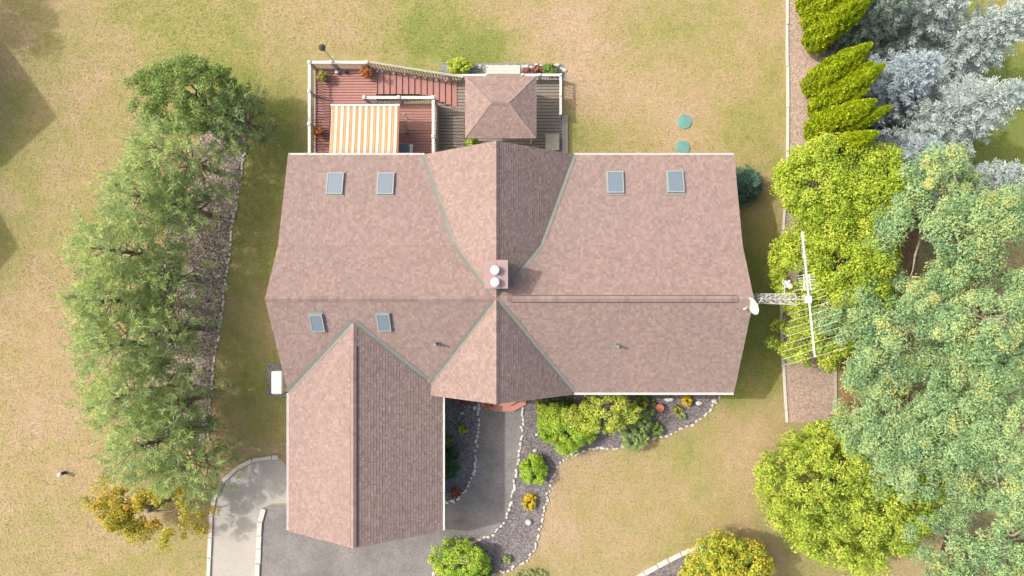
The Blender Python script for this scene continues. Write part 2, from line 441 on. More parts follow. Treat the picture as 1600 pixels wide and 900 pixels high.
for nm, pts, mat, n, a, b, lab, seed in (
        ('wood_chips', chip_bed, 'chip_piece', 15000, .05, .16, 'loose pale wood chips scattered over the pine bed', 21),
        ('gravel_stones', gravel, 'pebble', 9000, .03, .08, 'loose pebbles of the pale gravel strip', 22),
        ('mulch_pieces', bed_front, 'mulch_piece', 9000, .03, .09, 'loose bark pieces over the front garden bed', 23),
        ('mulch_pieces', bed_left_in, 'mulch_piece', 2500, .03, .09, 'loose bark pieces over the shaded bed by the garage', 24),
        ('mulch_pieces', bed_corner, 'mulch_piece', 1500, .03, .09, 'loose bark pieces under the orange and yellow tree', 25)):
    o = scatter(nm, pts, MAT[mat], n, a, b, 0.02, None, seed)
    tag(o, lab, 'gravel' if 'gravel' in nm else 'mulch', kind='stuff')

# ------------------------------------------------------------------ edging stones, kerbs and timbers
def rock_mesh(seed, sx=1.0, sy=0.75, sz=0.6, sub=1, rough=0.22):
    r = random.Random(seed); bm = bmesh.new()
    bmesh.ops.create_icosphere(bm, subdivisions=sub, radius=0.5)
    for v in bm.verts:
        k = 1 + r.uniform(-rough, rough)
        v.co = Vector((v.co.x * sx * k, v.co.y * sy * k, v.co.z * sz * k))
    me = bpy.data.meshes.new('stone'); bm.to_mesh(me); bm.free()
    me.materials.append(MAT['stone'])
    return me
ROCKS = [rock_mesh(i) for i in range(8)]

def along(pts, step, r, var=0.3):
    q = [P(*p) for p in pts]; out = []; carry = 0.0
    for a, b in zip(q, q[1:]):
        L = (b - a).length; d = (b - a) / max(L, 1e-6); t = carry
        while t < L:
            out.append((a + d * t, math.atan2(d.y, d.x))); t += step * r.uniform(1 - var, 1 + var)
        carry = t - L
    return out

def stone_edging(pts, size, label, seed, step=None, group=None, jit=0.05):
    r = random.Random(seed)
    t = empty('stone_edging', P(*pts[0]), label, 'stone edging', group)
    for c, a in along(pts, step or size * .95, r):
        o = bpy.data.objects.new('stone', r.choice(ROCKS)); COL.objects.link(o); o.parent = t
        s = size * r.uniform(0.7, 1.25)
        o.location = c + Vector((r.uniform(-jit, jit), r.uniform(-jit, jit), 0.05)) - t.location
        o.rotation_euler = (r.uniform(-.2, .2), r.uniform(-.2, .2), a + r.uniform(-.4, .4)); o.scale = (s, s * r.uniform(.75, 1.05), s * r.uniform(.7, 1.0))
    return t

stone_edging(walk_right, 0.24, 'row of pale stones along the sunny side of the asphalt walk', 31)
stone_edging(walk_left, 0.23, 'curved row of stones edging the shaded bed by the garage', 32)
stone_edging(bed_edge, 0.2, 'long curved row of fieldstones between front bed and lawn', 33, 0.23, jit=0.08)
stone_edging(smooth_line([(770, 836), (752, 842), (728, 851), (706, 866), (686, 886), (672, 910)]), 0.24, 'row of stones between driveway and lime shrub bed', 34)
stone_edging([(742, 106), (758, 104), (762, 101)], 0.22, 'short cluster of rocks left of the patio steps', 36, 0.16, jit=0.12)
stone_edging([(815, 104), (845, 102), (872, 104), (882, 112)], 0.22, 'row of rocks behind the red flowers', 37, 0.2, jit=0.1)
stone_edging(chip_right[:], 0.19, 'row of pale stones along the wood chip bed', 38, 0.24)
stone_edging([(391, 190), (378, 189), (362, 190)], 0.18, 'short stone row closing the wood chip bed', 39, 0.2)
stone_edging([(690, 783), (700, 786), (714, 781)], 0.2, 'small white stones beside the flowers at the garage corner', 40, 0.18, jit=.08)

def segment_edging(name, part, pts, seglen, w, h, mat, label, cat, seed, gap=0.015):
    r = random.Random(seed)
    t = empty(name, P(*pts[0]), label, cat)
    q = [P(*p) for p in pts]
    cum = [0]
    for a, b in zip(q, q[1:]): cum.append(cum[-1] + (b - a).length)
    def at(s):
        for i in range(len(q) - 1):
            if s <= cum[i + 1] or i == len(q) - 2:
                return q[i].lerp(q[i + 1], (s - cum[i]) / (cum[i + 1] - cum[i]))
    s = 0.0
    while s < cum[-1] - 0.05:
        L = min(seglen * r.uniform(.85, 1.15), cum[-1] - s)
        a, b = at(s), at(s + L); d = (b - a).normalized()
        hh = h * r.uniform(.9, 1.15); z = Vector((0, 0, hh / 2 - .01))
        dy = Vector((-d.y, d.x, 0)) * r.uniform(-.012, .012)
        MB().bar(a + z + d * gap + dy, b + z - d * gap + dy, w * r.uniform(.92, 1.08), hh).build(part, mat, t, bevel=0.012)
        s += L
    return t
segment_edging('kerb_edging', 'kerb_stone', path_left, 1.0, .2, .11, MAT['kerb'], 'pale kerb stones along the lawn side of the footpath', 'kerb', 41)
segment_edging('kerb_edging', 'kerb_stone', [(402, 930), (405, 850), (408, 806), (413, 794)], .8, .26, .12, MAT['kerb'], 'pale kerb stones between footpath and asphalt driveway', 'kerb', 42)
segment_edging('kerb_edging', 'kerb_stone', smooth_line([(990, 905), (1020, 888), (1058, 868), (1098, 850)]), .75, .24, .12, MAT['kerb'], 'pale kerb stones between lawn and orange tree bed', 'kerb', 43)
segment_edging('timber_edging', 'timber', gr_left, 2.4, .13, .12, MAT['timber'], 'long pale timber edging between lawn and gravel strip', 'edging', 44)
segment_edging('timber_edging', 'timber', [(1284, -20), (1288, 120), (1292, 200), (1299, 330), (1303, 480), (1304, 560), (1305, 640)], 2.4, .12, .12, MAT['timber_grey'], 'grey timber edging along the tree side of the gravel strip', 'edging', 45)

# ------------------------------------------------------------------ roof building
class Shingles:
    """overlapping shingles laid in courses on a plane, each one a little wedge"""
    def __init__(s, seed=0): s.v = []; s.f = []; s.r = random.Random(seed)
    def plane(s, poly, expo=0.135, wmin=0.07, wmax=0.17, lift=0.0):
        poly = [Vector(p) for p in poly]
        n = (poly[1] - poly[0]).cross(poly[2] - poly[0]).normalized()
        if n.z < 0: n = -n; poly = poly[::-1]
        u = Vector((0, 0, 1)).cross(n).normalized(); v = n.cross(u)
        o = poly[0]
        q = [((p - o).dot(u), (p - o).dot(v)) for p in poly]
        v0 = min(b for a, b in q); v1 = max(b for a, b in q); u0 = min(a for a, b in q); u1 = max(a for a, b in q)
        def clip(pg):
            m = len(q)
            for i in range(m):
                ax, ay = q[i]; bx, by = q[(i + 1) % m]; out = []
                if not pg: return pg
                sd = [(bx - ax) * (p[1] - ay) - (by - ay) * (p[0] - ax) for p in pg]
                for j in range(len(pg)):
                    k = (j + 1) % len(pg)
                    if sd[j] >= -1e-9: out.append(pg[j])
                    if (sd[j] > 1e-9) != (sd[k] > 1e-9) and abs(sd[j] - sd[k]) > 1e-12:
                        t = sd[j] / (sd[j] - sd[k])
                        if 0 < t < 1: out.append((pg[j][0] + (pg[k][0] - pg[j][0]) * t, pg[j][1] + (pg[k][1] - pg[j][1]) * t))
                pg = out
            return pg
        c = v0
        while c < v1:
            x = u0 - s.r.uniform(0, wmax)
            while x < u1:
                w = s.r.uniform(wmin, wmax)
                pg = clip([(x + .002, c), (x + w - .002, c), (x + w - .002, c + expo), (x + .002, c + expo)])
                x += w
                if len(pg) < 3: continue
                t = s.r.choice((.008, .010, .014, .017))
                base = len(s.v); k = len(pg)
                for a, b in pg:
                    h = lift + .004 + t * (1 - (b - c) / expo)
                    s.v.append(tuple(o + u * a + v * b + n * h))
                for a, b in pg: s.v.append(tuple(o + u * a + v * b + n * (lift - .004)))
                s.f.append(tuple(base + i for i in range(k)))
                for i in range(k):
                    j = (i + 1) % k
                    if pg[i][1] > c + expo - 1e-6 and pg[j][1] > c + expo - 1e-6: continue
                    s.f.append((base + i, base + k + i, base + k + j, base + j))
            c += expo
    def build(s, name, mat, parent):
        me = bpy.data.meshes.new(name); me.from_pydata(s.v, [], s.f); me.update()
        o = link(name, me, mat, parent); o['kind'] = 'stuff'
        return o

def slab(polys, thick, name, mat, parent):
    mb = MB()
    for p in polys: mb.prism(p, (0, 0, -thick))
    return mb.build(name, mat, parent)

def ridge_caps(sh, a, b, da, db, w=0.16, L=0.16, lift=0.03):
    """row of folded caps along a->b; da, db point down the two slopes"""
    a, b = Vector(a), Vector(b); d = (b - a); n = int(d.length / L); d.normalize(); st = (b - a) / n
    da = Vector(da).normalized(); db = Vector(db).normalized()
    for i in range(n):
        p = a + st * i; q = p + st * 1.05
        hp, hq = lift + .022, lift + .004
        up = Vector((0, 0, 1))
        vs = [p + da * w + up * (hp - .012), p + up * hp, p + db * w + up * (hp - .012), q + da * w + up * (hq - .012), q + up * hq, q + db * w + up * (hq - .012)]
        vs += [v - up * .03 for v in vs]
        k = len(sh.v); sh.v += [tuple(v) for v in vs]
        sh.f += [tuple(k + j for j in f) for f in ((0, 1, 4, 3), (1, 2, 5, 4), (0, 6, 7, 1), (1, 7, 8, 2), (0, 3, 9, 6), (2, 8, 11, 5), (3, 4, 10, 9), (4, 5, 11, 10))]

house = empty('house', (0, 0, 0), 'large bungalow with pinkish brown shingled cross gable roof', 'house')
EZ = 3.4                                                     # eave height
XL, XR = P(450, 0, EZ).x, P(1147, 0, EZ).x
RZ = H - (H - EZ) / 1.096; RY = P(0, 467, RZ).y
BZ = H - (H - EZ) / 1.0413; BY = P(0, 383, BZ).y
YF, YB = P(0, 613, EZ).y, P(0, 242, EZ).y
CX = -1.38; CW = 3.56; CYF, CYB = YF - .11, YB + .03
GX = (P(451, 0, EZ).x + P(691, 0, EZ).x) / 2; GW = M(240, EZ) / 2; GYF = P(0, 830, EZ).y
m_front = (RZ - EZ) / (RY - YF)
GZ = 4.95
for _ in range(30):
    y = (NY - 503) * (H - GZ) / F; GZ = RZ - m_front * (RY - y)
GYB = RY - (RZ - GZ) / m_front + 0.15

roof = slab([[(XL, YF, EZ), (XR, YF, EZ), (XR, RY, RZ), (XL, RY, RZ)],
             [(XL, RY, RZ), (XR, RY, RZ), (XR, BY, BZ), (XL, BY, BZ)],
             [(XL, BY, BZ), (XR, BY, BZ), (XR, YB, EZ), (XL, YB, EZ)],
             [(CX - CW, CYF, EZ), (CX, CYF, RZ), (CX, CYB, RZ), (CX - CW, CYB, EZ)],
             [(CX, CYF, RZ), (CX + CW, CYF, EZ), (CX + CW, CYB, EZ), (CX, CYB, RZ)],
             [(GX - GW, GYF, EZ), (GX, GYF, GZ), (GX, GYB, GZ), (GX - GW, GYB - 3.2, EZ)],
             [(GX, GYF, GZ), (GX + GW, GYF, EZ), (GX + GW, GYB - 3.0, EZ), (GX, GYB, GZ)]], .17, 'roof', MAT['roofdeck'], house)
roof.location = (0, 0, -.012)
sh = Shingles(3)
EO = .05                                                      # drip overhang
# main roof; left and right of the cross gable the hidden middle is left out near the ridge line only
cvx = lambda z: CW * (RZ - z) / (RZ - EZ)                     # half width of the cross gable at height z
front_l = [(XL, YF, EZ), (CX - CW + .25, YF, EZ), (CX + .2, RY, RZ), (XL, RY, RZ)]
front_r = [(CX + CW - .25, YF, EZ), (XR, YF, EZ), (XR, RY, RZ), (CX - .2, RY, RZ)]
sh.plane(front_l); sh.plane(front_r)
sh.plane([(XL, RY, RZ), (CX + .2, RY, RZ), (CX - cvx(BZ) + .3, BY, BZ), (XL, BY, BZ)])
sh.plane([(XR, RY, RZ), (XR, BY, BZ), (CX + cvx(BZ) - .3, BY, BZ), (CX - .2, RY, RZ)])
sh.plane([(XL, BY, BZ), (CX - cvx(BZ) + .3, BY, BZ), (CX - CW + .3, YB, EZ), (XL, YB, EZ)])
sh.plane([(XR, BY, BZ), (XR, YB, EZ), (CX + CW - .3, YB, EZ), (CX + cvx(BZ) - .3, BY, BZ)])
# cross gable
sh.plane([(CX - CW, CYF, EZ), (CX, CYF, RZ), (CX, RY + .25, RZ), (CX - CW, YF + .5, EZ)])
sh.plane([(CX + CW, CYF, EZ), (CX, CYF, RZ), (CX, RY + .25, RZ), (CX + CW, YF + .5, EZ)])
for sgn in (-1, 1):
    sh.plane([(CX + sgn * CW, CYB, EZ), (CX, CYB, RZ), (CX, BY - .4, RZ), (CX + sgn * cvx(BZ), BY - .4, BZ), (CX + sgn * CW, YB - .5, EZ)])
    zt = BZ
    sh.plane([(CX, BY - .4, RZ), (CX + sgn * cvx(BZ - .1), BY - .4, BZ - .1), (CX + sgn * .1, RY - .1, RZ - .08), (CX, RY - .1, RZ)])
# garage wing
sh.plane([(GX - GW, GYF, EZ), (GX, GYF, GZ), (GX, GYB, GZ), (GX - GW, YF + .35, EZ)])
sh.plane([(GX + GW, GYF, EZ), (GX, GYF, GZ), (GX, GYB, GZ), (GX + GW, YF + .35, EZ)])
sf = Vector((0, YF - RY, EZ - RZ)); sb = Vector((0, BY - RY, BZ - RZ))
ridge_caps(sh, (XL, RY, RZ), (CX, RY, RZ), sf, sb)
ridge_caps(sh, (XR, RY, RZ), (CX, RY, RZ), sf, sb)
cl = Vector((-CW, 0, EZ - RZ)); cr = Vector((CW, 0, EZ - RZ))
ridge_caps(sh, (CX, CYF, RZ), (CX, RY, RZ), cl, cr)
ridge_caps(sh, (CX, CYB, RZ), (CX, RY, RZ), cl, cr)
gl = Vector((-GW, 0, EZ - GZ)); gr = Vector((GW, 0, EZ - GZ))
ridge_caps(sh, (GX, GYF, GZ), (GX, GYB, GZ), gl, gr)
sh.build('shingles', MAT['shingle'], roof)

def strip_on(name, a, b, d, w0, w1, lift, mat, parent, th=.006):
    """flat strip between a and b lying on a slope: d = in-plane direction across"""
    a, b, d = Vector(a), Vector(b), Vector(d).normalized(); up = Vector((0, 0, lift))
    return MB().prism([a + d * w0 + up, b + d * w0 + up, b + d * w1 + up, a + d * w1 + up], (0, 0, -th)).build(name, mat, parent)

def valley(pts, dA, dB, wA=.16, wB=.07):
    mb = MB()
    for (a, b) in zip(pts, pts[1:]):
        a, b = Vector(a), Vector(b)
        for d, w in ((dA, wA), (dB, wB)):
            d = Vector(d).normalized(); t = (b - a).normalized(); d = (d - t * d.dot(t)).normalized(); up = Vector((0, 0, .034))
            mb.prism([a + up, b + up, b + d * w + up, a + d * w + up], (0, 0, -.006))
    return mb.build('valley_flashing', MAT['flashing'], roof)
low = Vector((0, YB - BY, EZ - BZ))
for sgn in (-1, 1):
    # rear valleys: eave corner -> break -> ridge ; across the main slope (along x) and up the gable slope
    up_g = Vector((-sgn * CW, 0, RZ - EZ))
    valley([(CX + sgn * CW, YB, EZ), (CX + sgn * cvx(BZ), BY, BZ), (CX + sgn * .12, RY + .12, RZ - .1)], (sgn, 0, 0), up_g)
    valley([(CX + sgn * CW, YF, EZ), (CX + sgn * .12, RY - .16, RZ - .1)], (sgn, 0, 0), up_g)
yv = lambda z: RY - (RZ - z) / m_front
valley([(GX - GW, yv(EZ), EZ), (GX, yv(GZ), GZ)], (-.2, 1, m_front), (GW, 0, GZ - EZ), .18, .1)
valley([(GX + GW - .7, yv(EZ + .7 * (GZ - EZ) / GW), EZ + .7 * (GZ - EZ) / GW), (GX, yv(GZ), GZ)], (.2, 1, m_front), (-GW, 0, GZ - EZ), .18, .1)

# ridge vents: low raised strips with dark long edges
def ridge_vent(a, b, da, db, w, name='ridge_vent'):
    a, b = Vector(a), Vector(b); da, db = Vector(da).normalized(), Vector(db).normalized()
    vt = MB()
    for d in (da, db):
        vt.prism([a + Vector((0, 0, .085)), b + Vector((0, 0, .085)), b + d * w + Vector((0, 0, .075)), a + d * w + Vector((0, 0, .075))], (0, 0, -.02))
    o = vt.build(name, MAT['shingle'], roof)
    gp = MB()
    for d in (da, db):
        gp.prism([a + d * (w - .05) + Vector((0, 0, .05)), b + d * (w - .05) + Vector((0, 0, .05)), b + d * (w + .03) + Vector((0, 0, .05)), a + d * (w + .03) + Vector((0, 0, .05))], (0, 0, -.05))
    gp.build('vent_slot', MAT['dark'], o)
    s2 = Shingles(9); L = (b - a).length
    ridge_caps(s2, a, b, da, db, w - .01, .3, .075)
    s2.build('cap_shingles', MAT['shingle'], o)
ridge_vent((P(800, 0, RZ).x, RY, RZ), (P(1152, 0, RZ).x, RY, RZ), sf, sb, .165)
ridge_vent((GX, GYF + .1, GZ), (GX, P(0, 541, GZ).y, GZ), gl, gr, .15)

# gutters
def gutter(a, b, out, w=.12):
    a, b, out = Vector(a), Vector(b), Vector(out)
    mb = MB(); up = Vector((0, 0, 1))
    mb.prism([a - up * .02, b - up * .02, b + out * w - up * .02, a + out * w - up * .02], (0, 0, -.012))
    mb.prism([a + out * (w - .02) - up * .0, b + out * (w - .02) - up * .0, b + out * w - up * .0, a + out * w - up * .0], (0, 0, -.12))
    o = mb.build('gutter', MAT['white'], house)
    hang = MB(); n = max(2, int((b - a).length / .75))
    for i in range(n + 1):
        p = a.lerp(b, (i + .02) / (n + .04))
        t = (b - a).normalized() * .015
        hang.prism([p - t, p + t, p + t + out * w, p - t + out * w], (0, 0, .01))
    hang.build('gutter_hangers', MAT['cream'], o)
gutter((XL + .03, YB, EZ), (CX - CW, YB, EZ), (0, 1, 0), .09)
gutter((CX + CW + .02, YB, EZ), (XR - .03, YB, EZ), (0, 1, 0), .09)
gutter((CX + CW + .02, YF, EZ), (XR - .03, YF, EZ), (0, -1, 0))
gutter((GX - GW, YF - .05, EZ), (GX - GW, GYF + .05, EZ), (-1, 0, 0), .1)
gutter((GX + GW, CYF - .05, EZ), (GX + GW, GYF + .05, EZ), (1, 0, 0), .12)

# walls under the roof
ov = .45
wp = MB().prism([(XL + ov, YF + ov, 0), (XL + ov, YF + ov, EZ), (XL + ov, RY, RZ - .3), (XL + ov, BY, BZ - .3), (XL + ov, YB - ov, EZ - .1), (XL + ov, YB - ov, 0)], (XR - XL - 2 * ov, 0, 0))
wp.build('wall', MAT['siding'], house)
for (cx, cw, y0, y1, rz) in ((CX, CW, CYF + ov, CYB - .3, RZ), (GX, GW, GYF + ov, YF, GZ)):
    MB().prism([(cx - cw + ov, y0, 0), (cx - cw + ov, y0, EZ), (cx, y0, rz - .3), (cx + cw - ov, y0, EZ), (cx + cw - ov, y0, 0)], (0, y1 - y0, 0)).build('wall', MAT['siding'], house)
dr = MB().box(CX - .5, CX + .5, CYF + ov - .06, CYF + ov + .02, .35, 2.4).build('door', MAT['brown_metal'], house)
MB().tube([(CX + .38, CYF + ov - .07, 1.3), (CX + .38, CYF + ov - .13, 1.3)], .03).build('door_handle', MAT['galv'], dr)
for gx in (GX - 1.6, GX + 1.6):
    gd = MB().box(gx - 1.3, gx + 1.3, GYF + ov - .05, GYF + ov + .02, .02, 2.2).build('garage_door', MAT['white'], house)
    for k in range(4):
        MB().box(gx - 1.25, gx + 1.25, GYF + ov - .075, GYF + ov - .045, .06 + k * .54, .54 + k * .54).build('door_panel', MAT['white'], gd)
for (wx, wy, s) in ((3.5, YF + ov, -1), (7.2, YF + ov, -1), (4.5, YB - ov, 1), (7.5, YB - ov, 1), (-8.5, YB - ov, 1)):
    w = MB().box(wx - .7, wx + .7, min(wy, wy + s * .05), max(wy, wy + s * .05), .9, 2.2).build('window', MAT['white'], house)
    MB().box(wx - .62, wx + .62, min(wy, wy + s * .06), max(wy, wy + s * .06), .98, 2.12).build('pane', MAT['glass'], w)

# skylights
def skylight(px, py, wpx, lpx, slope_dir):
    # slope_dir +1: rear slope (falls to +y), -1: front
    def zplane(y):
        if slope_dir < 0: return RZ - m_front * (RY - y)
        return RZ - (RZ - BZ) / (BY - RY) * (y - RY) if y < BY else BZ - (BZ - EZ) / (YB - BY) * (y - BY)
    z = 4.0
    for _ in range(20): z = zplane((NY - py) * (H - z) / F)
    c = P(px, py, z); e = .2
    v = Vector((0, e, zplane(c.y + e) - zplane(c.y))).normalized()
    if slope_dir > 0: v = -v
    u = Vector((1, 0, 0)); n = u.cross(v)
    if n.z < 0: n = -n
    w = M(wpx, z) / 2; l = M(lpx, z) / 2 / max(.6, abs(v.y))
    def frame(w0, l0, w1, l1, h0, h1):
        mb = MB()
        for (a0, a1, b0, b1) in ((-w1, w1, -l1, -l0), (-w1, w1, l0, l1), (-w1, -w0, -l0, l0), (w0, w1, -l0, l0)):
            mb.prism([c + u * a + v * b + n * h0 for a, b in ((a0, b0), (a1, b0), (a1, b1), (a0, b1))], n * (h1 - h0))
        return mb
    s = MB().prism([c + u * a + v * b for a, b in ((-w - .06, -l - .08), (w + .06, -l - .08), (w + .06, l + .1), (-w - .06, l + .1))], n * .035).build('skylight', MAT['lead'], house)
    frame(w - .06, l - .06, w, l, .02, .13).build('frame', MAT['skyframe'], s)
    MB().prism([c + u * a + v * b + n * .09 for a, b in ((-w + .07, -l + .07), (w - .07, -l + .07), (w - .07, l - .07), (-w + .07, l - .07))], n * .03).build('pane', MAT['glass'], s)
for px, py in ((524, 288), (603, 288), (961, 286), (1055, 285)): skylight(px, py, 26, 35, 1)
for px, py in ((496, 503), (600, 502)): skylight(px, py, 21, 28, -1)

# chimney with two caps
CZ = 7.35
a, b = P(757, 451, CZ), P(794, 406, CZ)
ch = MB().box(a.x + .05, b.x - .05, a.y + .05, b.y - .05, RZ - 1.4, CZ - .05).build('chimney', MAT['brown_metal'], house)
MB().box(a.x, b.x, a.y, b.y, CZ - .05, CZ).build('chimney_top', MAT['brown_metal'], ch, bevel=.012)
MB().box(-.006 + (a.x + b.x) / 2, .006 + (a.x + b.x) / 2, a.y + .02, b.y - .02, CZ + .001, CZ + .012).build('top_seam', MAT['brown_metal'], ch)
for px, py in ((773.5, 422), (773.5, 441)):
    p = P(px, py, CZ + .32)
    fl = MB().lathe([(.09, CZ - .02), (.09, CZ + .24)], (p.x, p.y, 0)).build('flue', MAT['galv'], ch)
    MB().lathe([(.19, CZ + .22), (.195, CZ + .27), (.16, CZ + .32), (.05, CZ + .345)], (p.x, p.y, 0), 18).build('flue_cap', MAT['white_bright'], ch, smooth=False)
mb = MB().prism([P(740, 470, RZ - .2) + Vector(p) for p in ((.35, .2, .05), (1.55, .2, .05), (.95, -.25, .27))], (0, 0, .02))
# plumbing vents
for px, py in ((682, 537), (963, 540)):
    z = 4.5
    for _ in range(20): z = RZ - m_front * (RY - (NY - py) * (H - z) / F)
    c = P(px, py, z)
    v = Vector((0, 1, m_front)).normalized(); n = Vector((0, -m_front, 1)).normalized()
    pv = MB().prism([c + Vector((x, 0, 0)) + v * y for x, y in ((-.16, -.14), (.16, -.14), (.16, .14), (-.16, .14))], n * .04).build('plumbing_vent', MAT['lead'], house)
    MB().lathe([(.1, c.z - .05), (.075, c.z + .15), (.065, c.z + .6), (.045, c.z + .6)], (c.x, c.y, 0), 10).build('pipe', MAT['lead'], pv)

# front entry steps
es = empty('entry_steps', P(790, 632), 'two red wooden entry steps with angled ends', 'steps')
for (z0, z1, pts) in ((0.0, .17, [(752, 600), (752, 634), (772, 643), (802, 643), (822, 632), (822, 600)]), (.17, .34, [(752, 600), (752, 628), (772, 634), (797, 634), (812, 626), (812, 600)])):
    pl = [P(x, y, z1) for x, y in pts]
    MB().prism([Vector((p.x, p.y, z0 + .001)) for p in pl], (0, 0, z1 - z0 - .035)).build('riser', MAT['tread'], es)
    MB().prism([Vector((p.x, p.y, z1 - .034)) for p in pl], (0, 0, .034)).build('tread', MAT['step_red'], es)

# ------------------------------------------------------------------ rear deck
DZ, RL = .95, .98                                              # floor, rail height
TZ = DZ + RL
deck = empty('raised_deck', P(580, 180), 'raised red brown deck with pale railings behind the house', 'deck')
dx0, dx1 = P(481, 0, TZ).x, P(679, 0, TZ).x
dyb = P(0, 95, TZ).y; dym = P(0, 150, TZ).y; xs = P(588, 0, DZ).x
# boards
bw = .14
y = YB - .5
while y < dyb - .02:
    x1 = dx1 if y + bw < dym else xs
    MB().box(dx0, x1, y + .014, y + bw - .014, DZ - .04, DZ).build('board', MAT['deck'], deck)
    y += bw
MB().box(dx0 + .02, dx0 + .06, YB - .5, dyb - .02, .0, DZ - .041).build('skirt', MAT['lattice'], deck)
MB().box(dx1 - .06, dx1 - .02, YB - .5, dym, .0, DZ - .041).build('skirt', MAT['lattice'], deck)
MB().box(dx0 + .061, xs, dyb - .06, dyb - .02, .0, DZ - .041).build('skirt', MAT['lattice'], deck)
BAL = MB().box(-.018, .018, -.018, .018, 0, RL - .12).mesh('baluster'); BAL.materials.append(MAT['cream'])
POST = MB().box(-.06, .06, -.06, .06, -.08, RL + .02).box(-.085, .085, -.085, .085, RL + .02, RL + .06).mesh('post', bevel=.006); POST.materials.append(MAT['white'])
KNOB = MB().box(-.045, .045, -.045, .045, 0, .035).mesh('post_cap'); KNOB.materials.append(MAT['white_bright'])
def railing(a, b, posts, parent, mat=MAT['white'], bal=True, sp=.13, w=.14, rails=(0, RL)):
    """a, b at floor level; posts = fractions along"""
    a, b = Vector(a), Vector(b); rl = Vector((0, 0, RL - .02)); d = (b - a).normalized()
    MB().bar(a + rl, b + rl, w, .04).build('top_rail', mat, parent)
    MB().bar(a + Vector((0, 0, .1)), b + Vector((0, 0, .1)), .05, .05).build('bottom_rail', mat, parent)
    for f in posts:
        o = link('post', POST, None, parent); o.location = a.lerp(b, f) - parent.location
        k = bpy.data.objects.new('post_cap', KNOB); COL.objects.link(k); k.parent = o; k.location = (0, 0, RL + .06)
    if bal:
        n = int((b - a).length / sp)
        for i in range(1, n):
            o = link('baluster', BAL, None, parent); o.location = a.lerp(b, i / n) + Vector((0, 0, .1)) - parent.location
in_ = .07
c00 = (dx0 + in_, YB + .12, DZ); c01 = (dx0 + in_, dyb - in_, DZ); c11 = (P(573, 0, TZ).x, dyb - in_, DZ)
railing(c00, c01, (.02, .36, .70, 1.0), deck)
railing(c01, c11, (.38, 1.0), deck)
railing((P(569, 0, TZ).x, dym - in_, DZ), (dx1 - in_, dym - in_, DZ), (0, .5, 1.0), deck)
railing((dx1 - in_, dym - in_ - .12, DZ), (dx1 - in_, YB + .12, DZ), (.62,), deck)
# stairs down to the patio
stair = empty('deck_stairs', P(650, 140), 'red brown stairs descending from the raised deck to the patio', 'stairs')
NT = 13
PZ = .12
sx0, sx1 = xs + .0, P(713, 0, PZ + .05).x
for i in range(NT):
    z = DZ - (DZ - PZ) * (i + .6) / (NT + .2)
    xa = sx0 + (sx1 - sx0) * i / NT; xb = sx0 + (sx1 - sx0) * (i + 1) / NT
    t = i / (NT - 1)
    ya = P(0, 109 + 13 * t, z).y; yb = P(0, 147 + 20 * max(0, (t - .55) / .45), z).y
    MB().box(xa + .035, xb + .03, yb, ya, z - .045, z).build('tread', MAT['tread'], stair)
    MB().box(xa + .005, xa + .034, yb + .02, ya - .02, max(.02, z - .16), z - .005 + .07).build('riser', MAT['deck'], stair)
# slatted stair rail on the lawn side
ra, rb = P(578, 97, TZ), P(722, 120, PZ + RL)
ra.z, rb.z = DZ, PZ
MB().bar(ra + Vector((0, 0, RL)), rb + Vector((0, 0, RL)), .1, .05).build('handrail', MAT['lattice'], stair)
MB().bar(ra + Vector((0, 0, .12)), rb + Vector((0, 0, .12)), .06, .06).build('bottom_rail', MAT['lattice'], stair)
n = 30
for i in range(n + 1):
    p = ra.lerp(rb, i / n)
    MB().bar(p + Vector((0, 0, .1)), p + Vector((0, 0, RL)), .045, .03).build('baluster', MAT['lattice'], stair)
MB().bar(rb, rb + Vector((0, 0, RL + .05)), .12, .12).build('post', MAT['lattice'], stair)
for i, (px, py) in enumerate(((589, 111), (597, 111), (615, 114), (632, 116), (649, 120), (665, 121), (682, 125), (697, 126))):
    z = DZ - (DZ - PZ) * max(0, (px - 590) / 124)
    c = P(px, py, z + .1)
    o = empty('stair_light', (c.x, c.y, z), 'small white round cap light on the deck stairs', 'light', 'cap lights along the deck stairs')
    MB().lathe([(.05, z - .03), (.06, z + .06), (.03, z + .09)], (c.x, c.y, 0), 10).build('cap', MAT['white_bright'], o)
    MB().lathe([(.062, z + .03), (.062, z + .045)], (c.x, c.y, 0), 10).build('collar', MAT['dark'], o)

# awning
aw = empty('awning', P(569, 243), 'orange and white striped fabric awning over the deck', 'awning')
az0, az1 = 3.2, 2.8
ax0, ax1 = P(516, 0, 3.0).x, P(622, 0, 3.0).x
ay0, ay1 = YB + .02, P(0, 164, az1).y
mbc = MB(); nx, ny = 48, 6; vs = []
for j in range(ny + 1):
    for i in range(nx + 1):
        t = j / ny
        vs.append((ax0 + (ax1 - ax0) * i / nx, ay0 + (ay1 - ay0) * t, az0 + (az1 - az0) * t - .05 * math.sin(math.pi * t) - .008 * math.cos(i * 1.3)))
mbc.add(vs, [(j * (nx + 1) + i, j * (nx + 1) + i + 1, (j + 1) * (nx + 1) + i + 1, (j + 1) * (nx + 1) + i) for j in range(ny) for i in range(nx)])
MAT['awning'] = awning_mat(ax0 + .02, (ax1 - ax0) / 11.3)
cl_ = mbc.build('canopy', MAT['awning'], aw, smooth=True)
sol = cl_.modifiers.new('thickness', 'SOLIDIFY'); sol.thickness = .008
MB().bar((ax0 - .04, ay1, az1 - .02), (ax1 + .04, ay1, az1 - .02), .09, .07).build('front_bar', MAT['white'], aw)
for xx in (ax0 + .06, ax1 - .06):
    MB().bar((xx, ay0, az0 - .12), (xx, ay1, az1 - .08), .05, .05).build('arm', MAT['white'], aw)
